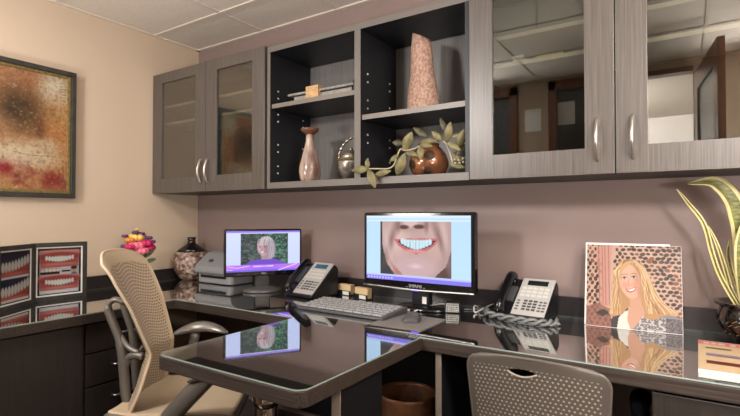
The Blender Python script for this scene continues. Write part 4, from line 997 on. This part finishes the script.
# right, grey-brown chair
rc = thing('office_chair', 'grey-brown office chair with perforated back and handle slot, tucked under desk', 'chair', (-.362, 1.66, 0), 0)
def back2(u, v):
    z = .40+.42*v; q = (u-.5)*2
    hw = .172+.026*v
    r = .09
    e = max(0, (v*.42-(.42-.045))/.045); hw2 = hw-.045*(1-math.sqrt(max(0, 1-e*e)))
    y = -.245-.045*v; z -= .012*q*q*v
    return (q*hw2, y+.02*q*q, z)
SU, SV = .43, .905
def slot(u, v): 
    a = (u-SU)*.39; b = (v-SV)*.42
    return abs(a) < .042 and (-.013*(1-(a/.042)**2) < b < .008*(1-(a/.042)**4))
bm = B(); gridsurf(bm, back2, 150, 150, skip=slot); obj('backrest', bm, M['shell_brown'], rc, local=True, smooth=True, solid=.008)
bm = B(); tube(bm, [Vector(back2(SU+a/.39, SV-.013*(1-(a/.042)**2)/.42))+Vector((0, -.004, 0)) for a in np.linspace(-.042, .042, 17)], .003, 8); o = obj('slot_highlight', bm, M['edge'], rc, local=True, smooth=True)  # pale tube paints a highlight along the lower lip of the slot
bm = B(); pts = [back2(0, v) for v in np.linspace(0, 1, 50)]+[back2(u, 1) for u in np.linspace(0, 1, 24)[1:-1]]+[back2(1, v) for v in np.linspace(1, 0, 50)]
tube(bm, pts, .0055, 8); obj('back_rim', bm, mat('grey_brown_rim', (86, 79, 72), .4), rc, local=True, smooth=True)
bm = B(); gridsurf(bm, lambda u, v: ((2*u-1)*.235, -.2+.43*v, .445+.015*(2*u-1)**2), 16, 16); obj('seat', bm, M['seat_brown'], rc, local=True, smooth=True, solid=.04)
bm = B(); tube(bm, spline([(0, 0, .41), (0, -.2, .40), (0, -.29, .46), (0, -.285, .6)], 6), .03, 12, flat=.6); obj('spine', bm, M['graphite'], rc, local=True, smooth=True)
obj('mechanism', abox(-.1, .1, -.12, .12, .385, .423), M['black'], rc, local=True, bevel=.012)
armrest(rc, -1, .02, .665, M['gloss_black'], M['graphite'], L=.2, W=.25, pw=.03); armrest(rc, 1, .06, .655, M['gloss_black'], M['black'], L=.2, W=.24, pw=.03)
chairbase(rc, M['graphite'], PI/5)

# ------------------------------------------------------------------ lights
def area(name, loc, target, sx, sy, power, col=(1, .95, .88)):
    l = bpy.data.lights.new(name, 'AREA'); l.shape = 'RECTANGLE'; l.size = sx; l.size_y = sy; l.energy = power; l.color = col
    o = bpy.data.objects.new(name, l); C.objects.link(o); o.location = loc
    o.rotation_euler = (Vector(target)-Vector(loc)).to_track_quat('-Z', 'Y').to_euler(); return o
area('ceiling_lamp', (-1.95, .36, ZC-.01), (-1.95, .36, 0), 1.1, .55, 6)
area('ceiling_lamp', (.97, .50, ZC-.01), (.97, .50, 0), .6, .55, 40)
area('flash_lamp', (-1.72, -.45, 2.1), (-.9, 2.2, 1.2), .25, .25, 21, (1, .97, .94))
area('flash_lamp', (.62, -.45, 2.1), (-.2, 2.2, 1.2), .25, .25, 25, (1, .97, .94))
area('bounce_fill', (-2.2, .0, 1.3), (-1.9, .6, ZC), .4, .4, 13, (1, .96, .92))  # added uplight without a fixture, brightens the ceiling for soft bounced fill
area('bounce_fill', (.9, .2, 1.3), (.7, .7, ZC), .4, .4, 22, (1, .96, .92))  # second added uplight, fills the right side by way of the ceiling
area('corridor_lamp', (-1.2, -1.3, 2.1), (.1, -3.1, 2.2), .5, .5, 150)
w = bpy.data.worlds.new('World'); bpy.context.scene.world = w; w.use_nodes = True
w.node_tree.nodes['Background'].inputs[0].default_value = (.6, .6, .62, 1); w.node_tree.nodes['Background'].inputs[1].default_value = .3

# ------------------------------------------------------------------ camera
cd = bpy.data.cameras.new('Camera'); cam = bpy.data.objects.new('Camera', cd); C.objects.link(cam)
cd.sensor_width = 36; cd.lens = 480/740*36; cd.clip_start = .02
cam.location = (0, 0, 1.22); cam.rotation_euler = (PI/2+math.radians(.99), 0, math.radians(33.3))
sc = bpy.context.scene; sc.camera = cam
sc.view_settings.view_transform = 'Standard'; sc.view_settings.look = 'None'; sc.view_settings.gamma = 1; sc.view_settings.exposure = 0.68
sc.view_settings.use_curve_mapping = False
